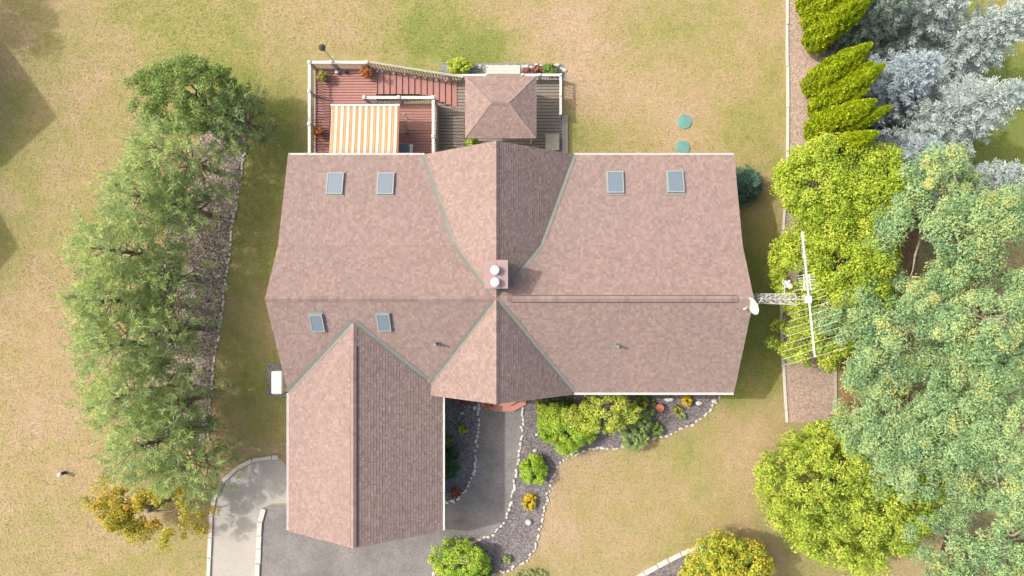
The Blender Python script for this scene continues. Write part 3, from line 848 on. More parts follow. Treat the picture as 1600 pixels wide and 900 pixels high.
MB().bar((ax1 + .02, ay0, az0 - .02), (ax1 + .02, ay1, az1 - .02), .025, .05).build('edge_piping', MAT['terracotta'], aw)
MB().bar((ax0 - .05, ay0 + .03, az0), (ax1 + .05, ay0 + .03, az0), .1, .1).build('roller', MAT['white'], aw)

# chairs and small things on the deck
def chair(loc, rz, mat, label):
    t = empty('patio_chair', loc, label, 'chair'); t.rotation_euler = (0, 0, rz)
    def L(mb, nm, m, **k):
        o = link(nm, mb.mesh(nm, **k), m, t, world_space=False); return o
    L(MB().box(-.27, .27, -.26, .27, .38, .46), 'seat', mat, bevel=.03)
    L(MB().prism([(-.26, -.24, .44), (.26, -.24, .44), (.24, -.42, .98), (-.24, -.42, .98)], (0, -.06, 0)), 'backrest', mat, bevel=.02)
    for s in (-1, 1):
        L(MB().tube([(s * .29, .25, 0), (s * .29, .25, .62), (s * .3, -.3, .64)], .02), 'armrest', MAT['dark'])
        L(MB().tube([(s * .28, -.26, 0), (s * .26, -.3, .5)], .02), 'leg', MAT['dark'])
chair(P(629, 205, DZ) , math.radians(100), MAT['tan_fabric'], 'tan cushioned patio chair beside the awning')
tb = empty('patio_table', P(634, 236, DZ), 'small grey glass patio table close to the eave', 'table')
c = P(634, 236, DZ + .5)
MB().box(c.x - .35, c.x + .3, c.y - .35, c.y + .35, DZ + .47, DZ + .5).build('table_top', MAT['glass'], tb, bevel=.01)
for sx in (-.32, .27):
    for sy in (-.32, .32):
        MB().box(c.x + sx - .02, c.x + sx + .02, c.y + sy - .02, c.y + sy + .02, DZ, DZ + .469).build('leg', MAT['galv'], tb)
MB().box(c.x + .3, c.x + .36, c.y - .36, c.y + .36, DZ + .46, DZ + .52).build('edge_rail', MAT['galv'], tb)
c = P(632, 178, DZ + .9)
o = empty('garden_torch', (c.x, c.y, DZ), 'thin pole with white globe on the deck', 'lamp')
MB().tube([(c.x, c.y, DZ), (c.x, c.y, DZ + .85)], .015).build('pole', MAT['galv'], o)
MB().lathe([(.02, DZ + .83), (.06, DZ + .87), (.07, DZ + .92), (.05, DZ + .97), (.01, DZ + .99)], (c.x, c.y, 0), 12).build('globe', MAT['white_bright'], o, smooth=True)
c = P(525, 111, DZ + .3)
o = empty('watering_can', (c.x, c.y, DZ), 'small pale blue grey watering can at the deck rail', 'watering can')
MB().lathe([(.1, DZ), (.11, DZ + .2), (.08, DZ + .26)], (c.x, c.y, 0), 12).build('body', MAT['galv'], o)
MB().tube([(c.x + .08, c.y, DZ + .08), (c.x + .2, c.y + .02, DZ + .27)], .02).build('spout', MAT['galv'], o)
MB().tube([(c.x - .09, c.y, DZ + .1), (c.x - .17, c.y, DZ + .2), (c.x - .05, c.y, DZ + .3)], .012).build('handle', MAT['dark'], o)
c = P(540, 112, DZ + .2)
o = empty('lantern', (c.x, c.y, DZ), 'small dark lantern on the deck boards', 'lantern')
MB().box(c.x - .08, c.x + .08, c.y - .08, c.y + .08, DZ, DZ + .04).build('base', MAT['dark'], o)
MB().box(c.x - .06, c.x + .06, c.y - .06, c.y + .06, DZ + .04, DZ + .2).build('pane', MAT['glass'], o)
MB().lathe([(.1, DZ + .2), (.03, DZ + .28)], (c.x, c.y, 0), 8).build('cap', MAT['dark'], o)
# bird feeder pole at the rail
base = P(523, 98, DZ + .9); tipz = DZ + 3.0
o = empty('bird_feeder_pole', (base.x, base.y, DZ), 'tall white pole with dark bird feeder at the deck rail', 'bird feeder')
MB().tube([(base.x, base.y, DZ - .05), (base.x, base.y, tipz - .1)], .025).build('pole', MAT['white'], o)
MB().tube([(base.x - .06, base.y - .05, DZ + 1.5), (base.x + .12, base.y + .12, DZ + 1.55)], .02).build('bracket', MAT['white'], o)
MB().lathe([(.06, tipz - .25), (.1, tipz - .22), (.1, tipz - .02), (.17, tipz), (.02, tipz + .12)], (base.x, base.y, 0), 10).build('feeder', MAT['dark'], o)
MB().tube([(base.x, base.y, tipz - .1), (base.x + .2, base.y + .16, tipz - .04)], .018).build('hook', MAT['dark'], o)

# ------------------------------------------------------------------ lower patio, gazebo
patio = empty('wooden_patio', P(780, 180), 'weathered grey wooden patio around the gazebo', 'patio')
px0, px1 = P(683, 0, PZ).x, P(878, 0, PZ).x
y = P(0, 246, PZ).y; yt = P(0, 117, PZ).y; bw = .17; rr = random.Random(5)
while y < yt - .05:
    MB().box(px0, px1, y + .014, y + bw - .014, PZ - .05, PZ + rr.uniform(-.004, .004)).build('board', MAT['patio'], patio)
    y += bw
RLs = RL; RL = .85
BAL2 = MB().box(-.018, .018, -.018, .018, 0, RL - .12).mesh('baluster'); BAL2.materials.append(MAT['cream'])
BAL = BAL2
POST = MB().box(-.055, .055, -.055, .055, -.05, RL + .02).mesh('post', bevel=.006); POST.materials.append(MAT['white'])
tz = PZ + RL
rail = empty('patio_railing', P(870, 117), 'white railing around the far corner of the wooden patio', 'railing')
e1 = P(876, 117, tz); e0 = P(816, 117, tz); e2 = P(876, 178, tz)
for e in (e0, e1, e2): e.z = PZ
railing(e0, e1, (0, .45, 1), rail, sp=.14, w=.13)
railing(e1 - Vector((0, .08, 0)), e2, (.5, 1.0), rail, sp=.14, w=.13)
rail2 = empty('patio_railing', P(720, 118), 'short white railing between deck stairs and gazebo', 'railing')
l0, l1 = P(700, 118, tz), P(760, 117, tz); l0.z = l1.z = PZ
railing(l0, l1, (.02, 1), rail2, sp=.14, w=.12)
bt = empty('garden_steps', P(788, 110), 'whitewashed wooden steps from the patio to the lawn', 'steps')
for i, (ya, yb, z) in enumerate(((117, 111, .1), (111, 106.5, .075), (106.5, 102, .05))):
    a, b = P(760, ya, z), P(813, yb, z)
    MB().box(a.x, b.x, a.y + .01, b.y, .0, z).build('tread', MAT['timber'], bt, bevel=.008)
bx = P(863, 222, PZ + .3)
sb_ = empty('storage_bench', (bx.x, bx.y, PZ), 'pale grey storage bench at the edge of the patio', 'bench')
MB().box(bx.x - .34, bx.x + .34, bx.y - .42, bx.y + .38, PZ, PZ + .36).build('chest', MAT['grey_fabric'], sb_)
MB().box(bx.x - .36, bx.x + .36, bx.y - .44, bx.y + .4, PZ + .361, PZ + .41).build('lid', MAT['lattice'], sb_, bevel=.01)
bb = P(882, 205, .4)
st2 = empty('side_ramp', (bb.x, bb.y, 0), 'narrow weathered plank landing on the lawn side of the patio', 'landing')
for k in range(2):
    MB().box(px1 + .005 + k * .16, px1 + .155 + k * .16, P(0, 240, .1).y, P(0, 180, .1).y, .0, .11).build('plank', MAT['timber_grey'], st2)

gz = empty('gazebo', P(782, 168), 'square gazebo with pinkish brown hipped shingle roof', 'gazebo')
gzE, gzR = 2.35, 3.1
A, B_, C_, D_ = P(727, 216, gzE), P(838, 216, gzE), P(838, 119, gzE), P(727, 119, gzE)
cx = (A.x + B_.x) / 2; cy = (A.y + D_.y) / 2; hl = .42
R0, R1 = Vector((cx - hl, cy, gzR)), Vector((cx + hl, cy, gzR))
gr_ = slab([[A, B_, R1, R0], [B_, C_, R1], [C_, D_, R0, R1], [D_, A, R0]], .09, 'roof', MAT['roofdeck'], gz)
gr_.location.z -= .012
s3 = Shingles(8)
for pl in ([A, B_, R1, R0], [B_, C_, R1], [C_, D_, R0, R1], [D_, A, R0]): s3.plane(pl, .125, .07, .17)
for corner, r_ in ((A, R0), (D_, R0), (B_, R1), (C_, R1)):
    dd = (r_ - corner); sA = Vector((0, -1 if corner.y > cy else 1, 0)); sB = Vector((-1 if corner.x > cx else 1, 0, 0))
    # caps fold down either side of the hip
    pl1 = Vector((0, 0, 0))
    side1 = Vector((-(1 if corner.x > cx else -1), 0, 0)); side2 = Vector((0, -(1 if corner.y > cy else -1), 0))
    ridge_caps(s3, corner, r_, side1 + Vector((0, 0, -.2)), side2 + Vector((0, 0, -.2)), .09, .16, .02)
ridge_caps(s3, R0, R1, (0, -1, -.45), (0, 1, -.45), .12, .16, .028)
s3.build('shingles', MAT['shingle'], gr_)
for p in (A, B_, C_, D_):
    q = Vector((p.x + (.25 if p.x < cx else -.25), p.y + (.25 if p.y < cy else -.25), 0))
    MB().box(q.x - .06, q.x + .06, q.y - .06, q.y + .06, PZ, gzE - .1 + .1).build('post', MAT['cream'], gz)

# ------------------------------------------------------------------ antenna tower and dishes
tower = empty('antenna_tower', (9.95, -.2, 0), 'white triangular lattice antenna tower beside the right gable', 'tower')
tx, ty, tw, th = P(1240, 0, 9.2).x - .05, -.19, .22, 9.2
tri = [(tx + tw * math.cos(a) * 1.15, ty + tw * math.sin(a) * 1.15) for a in (math.radians(90), math.radians(-90), math.radians(180))]
tri = [(tx + .12, ty + .21), (tx + .12, ty - .21), (tx - .2, ty)]
for x, y in tri: MB().tube([(x, y, 0), (x, y, th)], .022, 6).build('tower_leg', MAT['white'], tower)
n = 17
for i in range(n):
    z0 = th * i / n; z1 = th * (i + 1) / n
    mb = MB()
    for k in range(3):
        p, q = tri[k], tri[(k + 1) % 3]
        mb.tube([(*p, z1), (*q, z1)], .011, 5); mb.tube([(*p, z0), (*q, z1)] if i % 2 else [(*q, z0), (*p, z1)], .011, 5)
    mb.build('brace', MAT['galv'], tower)
tp = MB()
for x, y in tri: tp.tube([(x, y, th), (tx, ty, th + .5)], .018, 5)
tp.build('tower_peak', MAT['white'], tower)
MB().tube([(tx, ty, th + .3), (tx, ty, th + 1.15)], .03, 8).build('mast', MAT['galv'], tower)

AZ = th + 1.1
ant = empty('television_antenna', (tx, ty, AZ), 'large white television aerial with many cross rods', 'antenna')
b0, b1 = P(1253, 362, AZ), P(1273, 558, AZ)
mid = b0.lerp(b1, .5)
MB().bar(b0, b1, .05, .05).build('boom', MAT['white_bright'], ant)
bd = (b1 - b0).normalized(); bp = Vector((bd.y, -bd.x, 0)); BL = (b1 - b0).length
if bp.x < 0: bp = -bp
def rod(f, L0, L1, r=.011, ang=0.0, zoff=.03):
    c = b0 + bd * BL * f + Vector((0, 0, zoff)); d = (bp + bd * ang).normalized()
    MB().tube([c - d * L0, c + d * L1], r, 5).build('rod', MAT['white_bright'], ant)
for i in range(15): rod(.01 + i * .022, .09, .09, .008)
for i, f in enumerate((.345, .365, .385, .405)): rod(f, .33, .3, .01)
rod(.43, .3, .2); rod(.46, .25, .25)
for i in range(11):
    f = .44 + i * .0555; t = i / 10
    rod(f, .62 + .7 * t, .55 + .72 * t, .0075, -.22 + .05 * t if i % 2 == 0 else -.2)
for s in (-1, 1):
    MB().tube([b0 + bd * BL * .34 + bp * s * .1, b0 + bd * BL * .47 + bp * s * .12], .02, 5).build('side_boom', MAT['white_bright'], ant)
MB().tube([Vector((tx, ty, AZ - .05)), Vector((mid.x, ty, AZ))], .03, 6).build('clamp', MAT['galv'], ant)
MB().box(mid.x - .1, mid.x + .12, ty - .14, ty + .14, AZ - .12, AZ + .06).build('rotor_box', MAT['white_bright'], ant, bevel=.02)

def dish(loc, r, aim, label, arm_to, tilt_x=1.0):
    o = empty('satellite_dish', loc, label, 'satellite dish')
    aim = Vector(aim).normalized(); q = aim.to_track_quat('Z', 'Y'); L = Vector(loc)
    prof = [(r * k / 6, r * .28 * (k / 6) ** 2) for k in range(7)]
    n = 24; vs = []; f = []
    for rr_, zz in prof:
        for k in range(n):
            vs.append(L + q @ Vector((rr_ * math.cos(2 * math.pi * k / n) + 1e-4 * 0, rr_ * math.sin(2 * math.pi * k / n) * tilt_x, zz)))
    f = [(i * n + k, i * n + (k + 1) % n, (i + 1) * n + (k + 1) % n, (i + 1) * n + k) for i in range(6) for k in range(n)]
    d = MB().add(vs, f).build('reflector', MAT['white_bright'], o, smooth=True)
    s = d.modifiers.new('thickness', 'SOLIDIFY'); s.thickness = .015
    fp = L + aim * r * 1.25 - Vector((0, 0, r * .5))
    MB().tube([L + q @ Vector((0, -r * .9 * tilt_x, r * .2)), fp], .018, 6).build('feed_arm', MAT['white_bright'], o)
    MB().tube([fp - aim * .02, fp - aim * .14], [.05, .03], 8).build('feed_horn', MAT['white_bright'], o)
    MB().tube([L - aim * .01, L - aim * .15, Vector(arm_to)], .025, 6).build('bracket', MAT['galv'], o)
c = P(1180, 477, 6.4)
dish(c, .4, (-.95, -.35, .12), 'large white satellite dish on the tower above the roof ridge', (tx - .2, ty, 6.3), 1.25)
c = P(1229, 446, 8.3)
dish(c, .24, (.4, .75, .7), 'small white satellite dish high on the lattice tower', (tx + .12, ty + .21, 8.1))

# ------------------------------------------------------------------ utilities on the lawn
c = P(432, 598, .9); w, l = M(17, .9) / 2, M(36, .9) / 2
o = empty('utility_box', (c.x, c.y, 0), 'white rounded utility box on gravel pad beside the house', 'utility box')
MB().box(c.x - w + .03, c.x + w - .03, c.y - l + .03, c.y + l - .03, .0, .8).build('cabinet', MAT['cream'], o)
bm_ = MB().box(c.x - w, c.x + w, c.y - l, c.y + l, .8, .9).build('lid', MAT['white_bright'], o, bevel=.06)
MB().lathe([(.03, .9), (.03, .925), (.01, .93)], (c.x + .02, c.y + .05, 0), 8).build('latch', MAT['galv'], o)
MB().box(c.x + w - .03, c.x + w + .28, c.y - l * .72, c.y - l * .58, .15, .25).build('conduit', MAT['galv'], o)
for px, py, lab in ((1070, 190, 'round green septic lid on open lawn'), (1067, 231, 'round green septic lid half hidden by the rear gutter')):
    c = P(px, py, .06); r = M(11.5)
    o = empty('septic_lid', (c.x, c.y, 0), lab, 'septic lid')
    MB().lathe([(r * .96, .0), (r, .03), (r * .97, .05), (r * .9, .06), (.02, .075)], (c.x, c.y, 0), 28).build('cover', MAT['lid'], o)
    rb_ = MB()
    for k in range(8):
        a = k * math.pi / 4
        rb_.bar((c.x + .06 * math.cos(a), c.y + .06 * math.sin(a), .073), (c.x + r * .85 * math.cos(a), c.y + r * .85 * math.sin(a), .064), .02, .012)
    rb_.build('ribs', MAT['lid'], o)
c = P(92, 742, .5)
o = empty('well_head', (c.x, c.y, 0), 'small grey capped well pipe standing on the dry lawn', 'well pipe')
MB().lathe([(.085, 0), (.085, .45)], (c.x, c.y, 0), 12).build('casing', MAT['dark'], o)
MB().lathe([(.12, .45), (.12, .5), (.06, .54)], (c.x, c.y, 0), 12).build('cap', MAT['galv'], o)

# ------------------------------------------------------------------ foliage
def nrm(v): return v / np.maximum(np.linalg.norm(v, axis=1, keepdims=True), 1e-9)

def cards(c, axis, nor, L, W):
    """kite shaped leaves: centre, long axis, face normal"""
    axis = nrm(axis); s = nrm(np.cross(nor, axis))
    a = axis * (L[:, None] / 2); s = s * (W[:, None] / 2)
    V = np.stack([c - a, c + s + a * .15, c + a, c - s + a * .15], 1)
    return V.reshape(-1, 3), np.arange(len(c) * 4).reshape(-1, 4)

def sph(r, n):
    v = r.normal(size=(n, 3)); return nrm(v)

def leaf_obj(name, V, Q, tint, mat, parent):
    o = link(name, np_mesh(name, V, Q, False, np.repeat(tint, 4)), mat, parent)
    return o

def clump_leaves(r, centers, crad, n_per, leaf, up=0.5, flat=1.0, tint_c=None, asp=.6, shell=.55, tvar=.2):
    """leaves on the outer skin of many small clumps"""
    m = len(centers); n = m * n_per
    ci = np.repeat(np.arange(m), n_per)
    d = sph(r, n); rad = crad[ci] * r.uniform(shell, 1.05, n)
    off = d * rad[:, None]; off[:, 2] *= flat
    pos = centers[ci] + off
    nor = nrm(d * .8 + np.array([0, 0, up]) + r.normal(size=(n, 3)) * .45)
    ax = np.cross(nor, sph(r, n)) + np.array([0, 0, -.15])
    L = leaf * r.uniform(.7, 1.3, n)
    V, Q = cards(pos, ax, nor, L, L * asp)
    t = tint_c[ci] + r.normal(size=n) * tvar
    return V, Q, np.clip(t, 0, 1)

def limb(mb, a, b, r0, r1, rnd, n=5, wob=.12, sag=0.1):
    a, b = Vector(a), Vector(b); L = (b - a).length; pts = []
    for i in range(n + 1):
        t = i / n; p = a.lerp(b, t)
        if 0 < i < n: p += Vector((rnd.uniform(-1, 1), rnd.uniform(-1, 1), rnd.uniform(-.6, .6) - sag * 0)) * L * wob * .5
        pts.append(p)
    mb.tube(pts, [r0 + (r1 - r0) * i / n for i in range(n + 1)], 6, caps=True)
    return pts

def broadleaf(px, py, zc, rx, ry, rz, mat, label, seed, n_clump=160, clump=.5, n_per=110, leaf=.16, flat=.8, bark='bark', name='broadleaf_tree', cat='tree', group=None, gap=0.0, tintbias=0.0, low=-.55, up=.5, lumpy=.13, tspread=.16, limbs=14, asp=.6, holes=0, lobes=0):
    """crown centred where the photo shows it; trunk straight below"""
    r = np.random.default_rng(seed); rnd = random.Random(seed)
    c = P(px, py, zc)
    t = empty(name, (c.x, c.y, 0), label, cat, group)
    d = sph(r, int(n_clump * 2.2)); d = d[d[:, 2] > low][:n_clump]
    # uneven outline: low frequency lumps
    ph = r.uniform(0, 6.28, 6); fr = r.uniform(1.5, 4.0, (6, 3))
    lump = 1 + lumpy * sum(np.sin(d @ fr[i] + ph[i]) for i in range(6)) / 2.0
    depth = 1 - np.abs(r.normal(size=len(d))) * .24
    cen = d * np.array([rx, ry, rz]) * (lump * depth)[:, None] + np.array(c)
    if gap > 0:
        g3 = np.sin(cen @ np.array([1.7, .6, .9]) + ph[0]) + np.sin(cen @ np.array([-.5, 1.9, .7]) + ph[1]) + np.sin(cen @ np.array([.9, -1.2, 1.6]) + ph[2])
        keep = g3 > np.quantile(g3, gap); cen = cen[keep]; d = d[keep]
    cen[:, 2] = np.maximum(cen[:, 2], clump * .5)
    crad = clump * r.uniform(.6, 1.25, len(cen))
    tc = np.clip(.5 + tintbias + r.normal(size=len(cen)) * tspread, 0, 1)
    V, Q, ti = clump_leaves(r, cen, crad, n_per, leaf, up, flat, tc, asp)
    leaf_obj('crown', V, Q, ti, MAT[mat], t)
    mb = MB(); h0 = max(.15, zc - rz * .55)
    br = max(.06, min(.24, rx * .065))
    limb(mb, (c.x, c.y, -.05), (c.x, c.y, zc + rz * .25), br, br * .5, rnd, 6, .04)
    idx = r.permutation(len(cen))[:limbs]
    for i in idx:
        z0 = rnd.uniform(h0 * .7, zc + rz * .1)
        limb(mb, (c.x, c.y, z0), Vector(cen[i]) , br * .45, .012, rnd, 4, .16)
    mb.build('trunk', MAT[bark], t, smooth=True)
    return t

def conifer_needles(r, base, tip, nseg, nl, nw, bristle, droop=0.0):
    pass

def spruce(px, py, h, R, mat, label, seed, whorls=24, group=None, name='blue_spruce', twig=.26, zoff=.25, density=1.0, lean_fill=True):
    r = np.random.default_rng(seed); rnd = random.Random(seed)
    c = P(px, py, 0)
    t = empty(name, (c.x, c.y, 0), label, 'tree', group)
    C_l, A_l, N_l, L_l, W_l, T_l = [], [], [], [], [], []
    mb = MB(); mb.tube([(c.x, c.y, -.05), (c.x, c.y, h * .5), (c.x, c.y, h)], [R * .075, R * .045, .015], 7)
    for w in range(whorls):
        f = (w + r.uniform(-.3, .3)) / whorls
        z = zoff + (h - zoff) * max(0.0, f) ** .95
        Lb = R * (1 - z / h) ** .82 + .12
        nb = int(max(5, (11 - 4 * f) * density))
        a0 = r.uniform(0, 6.28)
        for k in range(nb):
            a = a0 + 6.283 * k / nb + r.normal() * .12
            l = Lb * r.uniform(.78, 1.14)
            dirh = np.array([math.cos(a), math.sin(a), 0.0]); side = np.array([-math.sin(a), math.cos(a), 0.0])
            o = np.array([c.x, c.y, z])
            droop = .16 * (1 - f) - .35 * f
            pt = lambda s: o + dirh * l * s + np.array([0, 0, l * (-droop * s + .24 * s * s)])
            if f < .8: mb.tube([pt(0.0), pt(.45), pt(.95)], [.022, .014, .005], 4, caps=False)
            nt = max(3, int(l / .11))
            for j in range(nt):
                s = .22 + .8 * (j + r.uniform(0, .6)) / nt
                p = pt(min(s, 1.02)); tl = twig * (.55 + 1.0 * (1 - s)) * r.uniform(.75, 1.25) * (.6 + .4 * min(1, l))
                for sg in (-1, 1, 0):
                    if sg == 0 and s < .82: 
                        d = dirh * .6 + np.array([0, 0, .55]); tl2 = tl * .55
                    elif sg == 0: d = dirh + np.array([0, 0, .15]); tl2 = tl * 1.1
                    else: d = dirh * .72 + side * sg * .75 + np.array([0, 0, .12]); tl2 = tl * 1.15
                    d = d + r.normal(size=3) * .14; d /= np.linalg.norm(d)
                    m = 4
                    ss = (np.arange(m) + .5) / m
                    for q in ss:
                        nd = d * .8 + r.normal(size=3) * .5
                        C_l.append(p + d * tl2 * q); A_l.append(nd); N_l.append(r.normal(size=3) * .6 + np.array([0, 0, 1.0]))
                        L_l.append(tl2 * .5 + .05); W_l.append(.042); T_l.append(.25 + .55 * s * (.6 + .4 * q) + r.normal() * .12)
    C_a = np.array(C_l)
    V, Q = cards(C_a, np.array(A_l), np.array(N_l), np.array(L_l), np.array(W_l))
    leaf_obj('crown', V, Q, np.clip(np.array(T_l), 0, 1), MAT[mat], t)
    mb.build('trunk', MAT['bark'], t)
    return t

def pine(px, py, h, R, mat, label, seed, tufts=230, group=None, needle=.26, per=24, z0=.42, name='pine_tree'):
    """open crown: limbs rising from the trunk, needle tufts along their outer halves; px,py = crown top in the picture"""
    r = np.random.default_rng(seed); rnd = random.Random(seed)
    c = P(px, py, h)
    t = empty(name, (c.x, c.y, 0), label, 'tree', group)
    mb = MB(); top = np.array([c.x, c.y, h])
    mb.tube([(c.x, c.y, -.05), (c.x + .08, c.y - .05, h * .4), (c.x - .04, c.y + .03, h * .75), (c.x, c.y, h)], [.17, .12, .07, .02], 7)
    cen = []; tn = []; dirs = []
    nl = 46
    for k in range(nl):
        f = (k + r.uniform(0, .8)) / nl
        z = h * (z0 + (1 - z0) * f)
        l = R * (1.0 - .75 * f ** 1.6) * r.uniform(.65, 1.2)
        a = k * 2.399 + r.normal() * .3
        d = np.array([math.cos(a), math.sin(a), .12 + .5 * f]); d /= np.linalg.norm(d)
        o = np.array([c.x, c.y, z]); e = o + d * l + np.array([0, 0, l * .12])
        pts = limb(mb, o, e, .045 * (1.2 - f), .008, rnd, 4, .1)
        nt = max(4, int(tufts / nl * l / R * 1.15))
        for j in range(nt):
            s = .35 + .68 * math.sqrt(r.uniform())
            s = min(s, 1.03)
            q = o + (e - o) * s + r.normal(size=3) * np.array([.3, .3, .18]) * (1.1 - .3 * s)
            cen.append(q); tn.append(np.clip(.45 + .25 * (f - .5) + r.normal() * .18, 0, 1)); dirs.append(d + r.normal(size=3) * .35 + np.array([0, 0, .3]))
    cen = np.array(cen); tn = np.array(tn); dirs = nrm(np.array(dirs))
    m = len(cen); ci = np.repeat(np.arange(m), per); n = m * per
    ax = nrm(dirs[ci] * .75 + sph(r, n) * 1.0)
    L = needle * r.uniform(.7, 1.25, n)
    pos = cen[ci] + ax * (L * .5)[:, None] + dirs[ci] * r.uniform(-.2, .2, n)[:, None]
    V, Q = cards(pos, ax, sph(r, n) + np.array([0, 0, .8]), L, np.full(n, .036))
    leaf_obj('crown', V, Q, np.clip(tn[ci] + r.normal(size=n) * .14, 0, 1), MAT[mat], t)
    mb.build('trunk', MAT['bark'], t, smooth=True)
    return t

def cedar(px, py, h, R, label, seed, n=17000, group='row of yellow green columnar cedars'):
    """narrow column of upright sprays; px,py = foot in the picture"""
    r = np.random.default_rng(seed)
    c = P(px, py, 0)
    t = empty('columnar_cedar', (c.x, c.y, 0), label, 'tree', group)
    u = r.uniform(0, 1, n) ** .85; z = .08 + u * (h - .1)
    prof = lambda q: np.minimum(1.0, (q * 7 + .35)) * np.where(q < .25, 1.0, np.clip(1 - ((q - .25) / .78) ** 2.3, .02, 1))
    a = r.uniform(0, 6.283, n); ph = r.uniform(0, 6.28, 5)
    lum = 1 + .07 * np.sin(3 * a + z * 1.2 + ph[0]) + .06 * np.sin(7 * a - z * 3.1 + ph[1]) + .05 * np.sin(11 * a + z * 7 + ph[2]) + .04 * np.sin(z * 13 + 5 * a + ph[3])
    rr_ = R * prof(u) * lum * (1 - np.abs(r.normal(size=n)) * .07)
    out = np.stack([np.cos(a), np.sin(a), np.zeros(n)], 1)
    lean = r.uniform(-.03, .03, 2)
    pos = np.stack([c.x + rr_ * np.cos(a) + lean[0] * z, c.y + rr_ * np.sin(a) + lean[1] * z, z], 1)
    ax = nrm(out * .35 + np.array([0, 0, 1.0]) + r.normal(size=(n, 3)) * .35)
    nor = nrm(out + np.array([0, 0, .45]) + r.normal(size=(n, 3)) * .4)
    L = r.uniform(.10, .19, n)
    V, Q = cards(pos, ax, nor, L, L * .55)
    ti = np.clip(.5 + (lum - 1) * 2.0 + r.normal(size=n) * .16, 0, 1)
    leaf_obj('crown', V, Q, ti, MAT['cedar'], t)
    MB().tube([(c.x, c.y, -.05), (c.x, c.y, h * .45), (c.x, c.y, h * .93)], [.09, .06, .01], 7).build('trunk', MAT['bark'], t)
    # inner foliage body so the column is not hollow
    return t

def shrub(px, py, rpx, h, mat, label, seed, name='garden_shrub', cat='shrub', leaf=.09, n_clump=70, n_per=70, ry=None, group=None, flat=.9, tintbias=0.0, clump=None, up=.6, z_base=0.0):
    zc = z_base + h * .5; rx = M(rpx, zc); ry_ = M(ry, zc) if ry else rx
    r = np.random.default_rng(seed); rnd = random.Random(seed)
    c = P(px, py, zc)
    t = empty(name, (c.x, c.y, z_base), label, cat, group)
    d = sph(r, int(n_clump * 2.6)); d = d[d[:, 2] > -.6][:n_clump]
    ph = r.uniform(0, 6.28, 4); fr = r.uniform(1.5, 4.5, (4, 3))
    lump = 1 + .1 * sum(np.sin(d @ fr[i] + ph[i]) for i in range(4)) / 1.4
    cr = clump or max(.06, min(rx, h / 2) * .3)
    cen = d * np.array([max(.02, rx - cr * .7), max(.02, ry_ - cr * .7), max(.02, h * .5 - cr * .5)]) * (lump * (1 - np.abs(r.normal(size=len(d))) * .14))[:, None] + np.array(c)
    crad = cr * r.uniform(.65, 1.25, len(cen))
    tc = np.clip(.5 + tintbias + r.normal(size=len(cen)) * .15, 0, 1)
    V, Q, ti = clump_leaves(r, cen, crad, int(n_per * 1.5), leaf, up, flat, tc, .6, .35)
    V[:, 2] = np.maximum(V[:, 2], z_base + .02)
    leaf_obj('foliage', V, Q, ti, MAT[mat], t)
    mb = MB()
    for k in range(5):
        a = k * 1.257 + rnd.uniform(-.3, .3)
        limb(mb, (c.x + .04 * math.cos(a), c.y + .04 * math.sin(a), z_base - .03 if z_base == 0 else z_base), (c.x + rx * .55 * math.cos(a), c.y + ry_ * .55 * math.sin(a), zc + h * .15), .02, .006, rnd, 3, .1)
    mb.build('stems', MAT['bark'], t)
    return t

MAT['lime'] = leafmat('lime_leaf', [(0.0, (.13, .21, .02)), (0.4, (.29, .40, .035)), (0.8, (.41, .49, .055)), (1.0, (.50, .52, .1))], .42)
MAT['lime_green'] = leafmat('yellow_green_leaf', [(0.0, (.12, .20, .03)), (0.4, (.295, .40, .05)), (0.8, (.43, .49, .07)), (1.0, (.50, .51, .11))], .42)
MAT['locust'] = leafmat('pale_green_leaf', [(0.0, (.09, .165, .08)), (0.35, (.225, .365, .18)), (0.68, (.325, .455, .215)), (0.88, (.41, .485, .18)), (1.0, (.48, .45, .15))], .42)
MAT['pine_dark'] = leafmat('dark_pine_needle', [(0.0, (.10, .16, .08)), (0.4, (.18, .27, .12)), (1.0, (.32, .40, .16))], .45)
MAT['mid_green'] = leafmat('mid_green_leaf', [(0.0, (.07, .13, .035)), (0.5, (.15, .24, .065)), (1.0, (.26, .34, .09))], .4)
MAT['fresh_green'] = leafmat('fresh_green_leaf', [(0.0, (.12, .22, .02)), (0.45, (.25, .41, .035)), (0.8, (.36, .49, .06)), (1.0, (.44, .52, .09))], .4)
MAT['sage'] = leafmat('sage_leaf', [(0.0, (.15, .22, .08)), (0.5, (.25, .35, .12)), (1.0, (.36, .44, .17))], .4)
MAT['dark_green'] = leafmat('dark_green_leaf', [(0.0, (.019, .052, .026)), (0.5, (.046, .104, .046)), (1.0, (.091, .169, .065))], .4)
MAT['blue_green'] = leafmat('blue_green_needle', [(0.0, (.042, .098, .077)), (0.5, (.084, .161, .126)), (1.0, (.154, .238, .182))], .4)
MAT['pine'] = leafmat('pine_needle', [(0.0, (.16, .235, .12)), (0.35, (.31, .415, .18)), (0.7, (.44, .535, .20)), (1.0, (.54, .58, .21))], .5)
MAT['spruce'] = leafmat('silver_spruce_needle', [(0.0, (.147, .199, .184)), (0.4, (.310, .391, .384)), (0.75, (.458, .531, .524)), (1.0, (.619, .620, .620))], .4)
MAT['spruce_blue'] = leafmat('blue_spruce_needle', [(0.0, (.132, .184, .206)), (0.4, (.295, .368, .413)), (0.75, (.427, .509, .568)), (1.0, (.560, .620, .620))], .4)
MAT['spruce_green'] = leafmat('grey_green_spruce_needle', [(0.0, (.081, .135, .108)), (0.4, (.189, .257, .216)), (0.8, (.297, .365, .311)), (1.0, (.405, .472, .419))], .4)
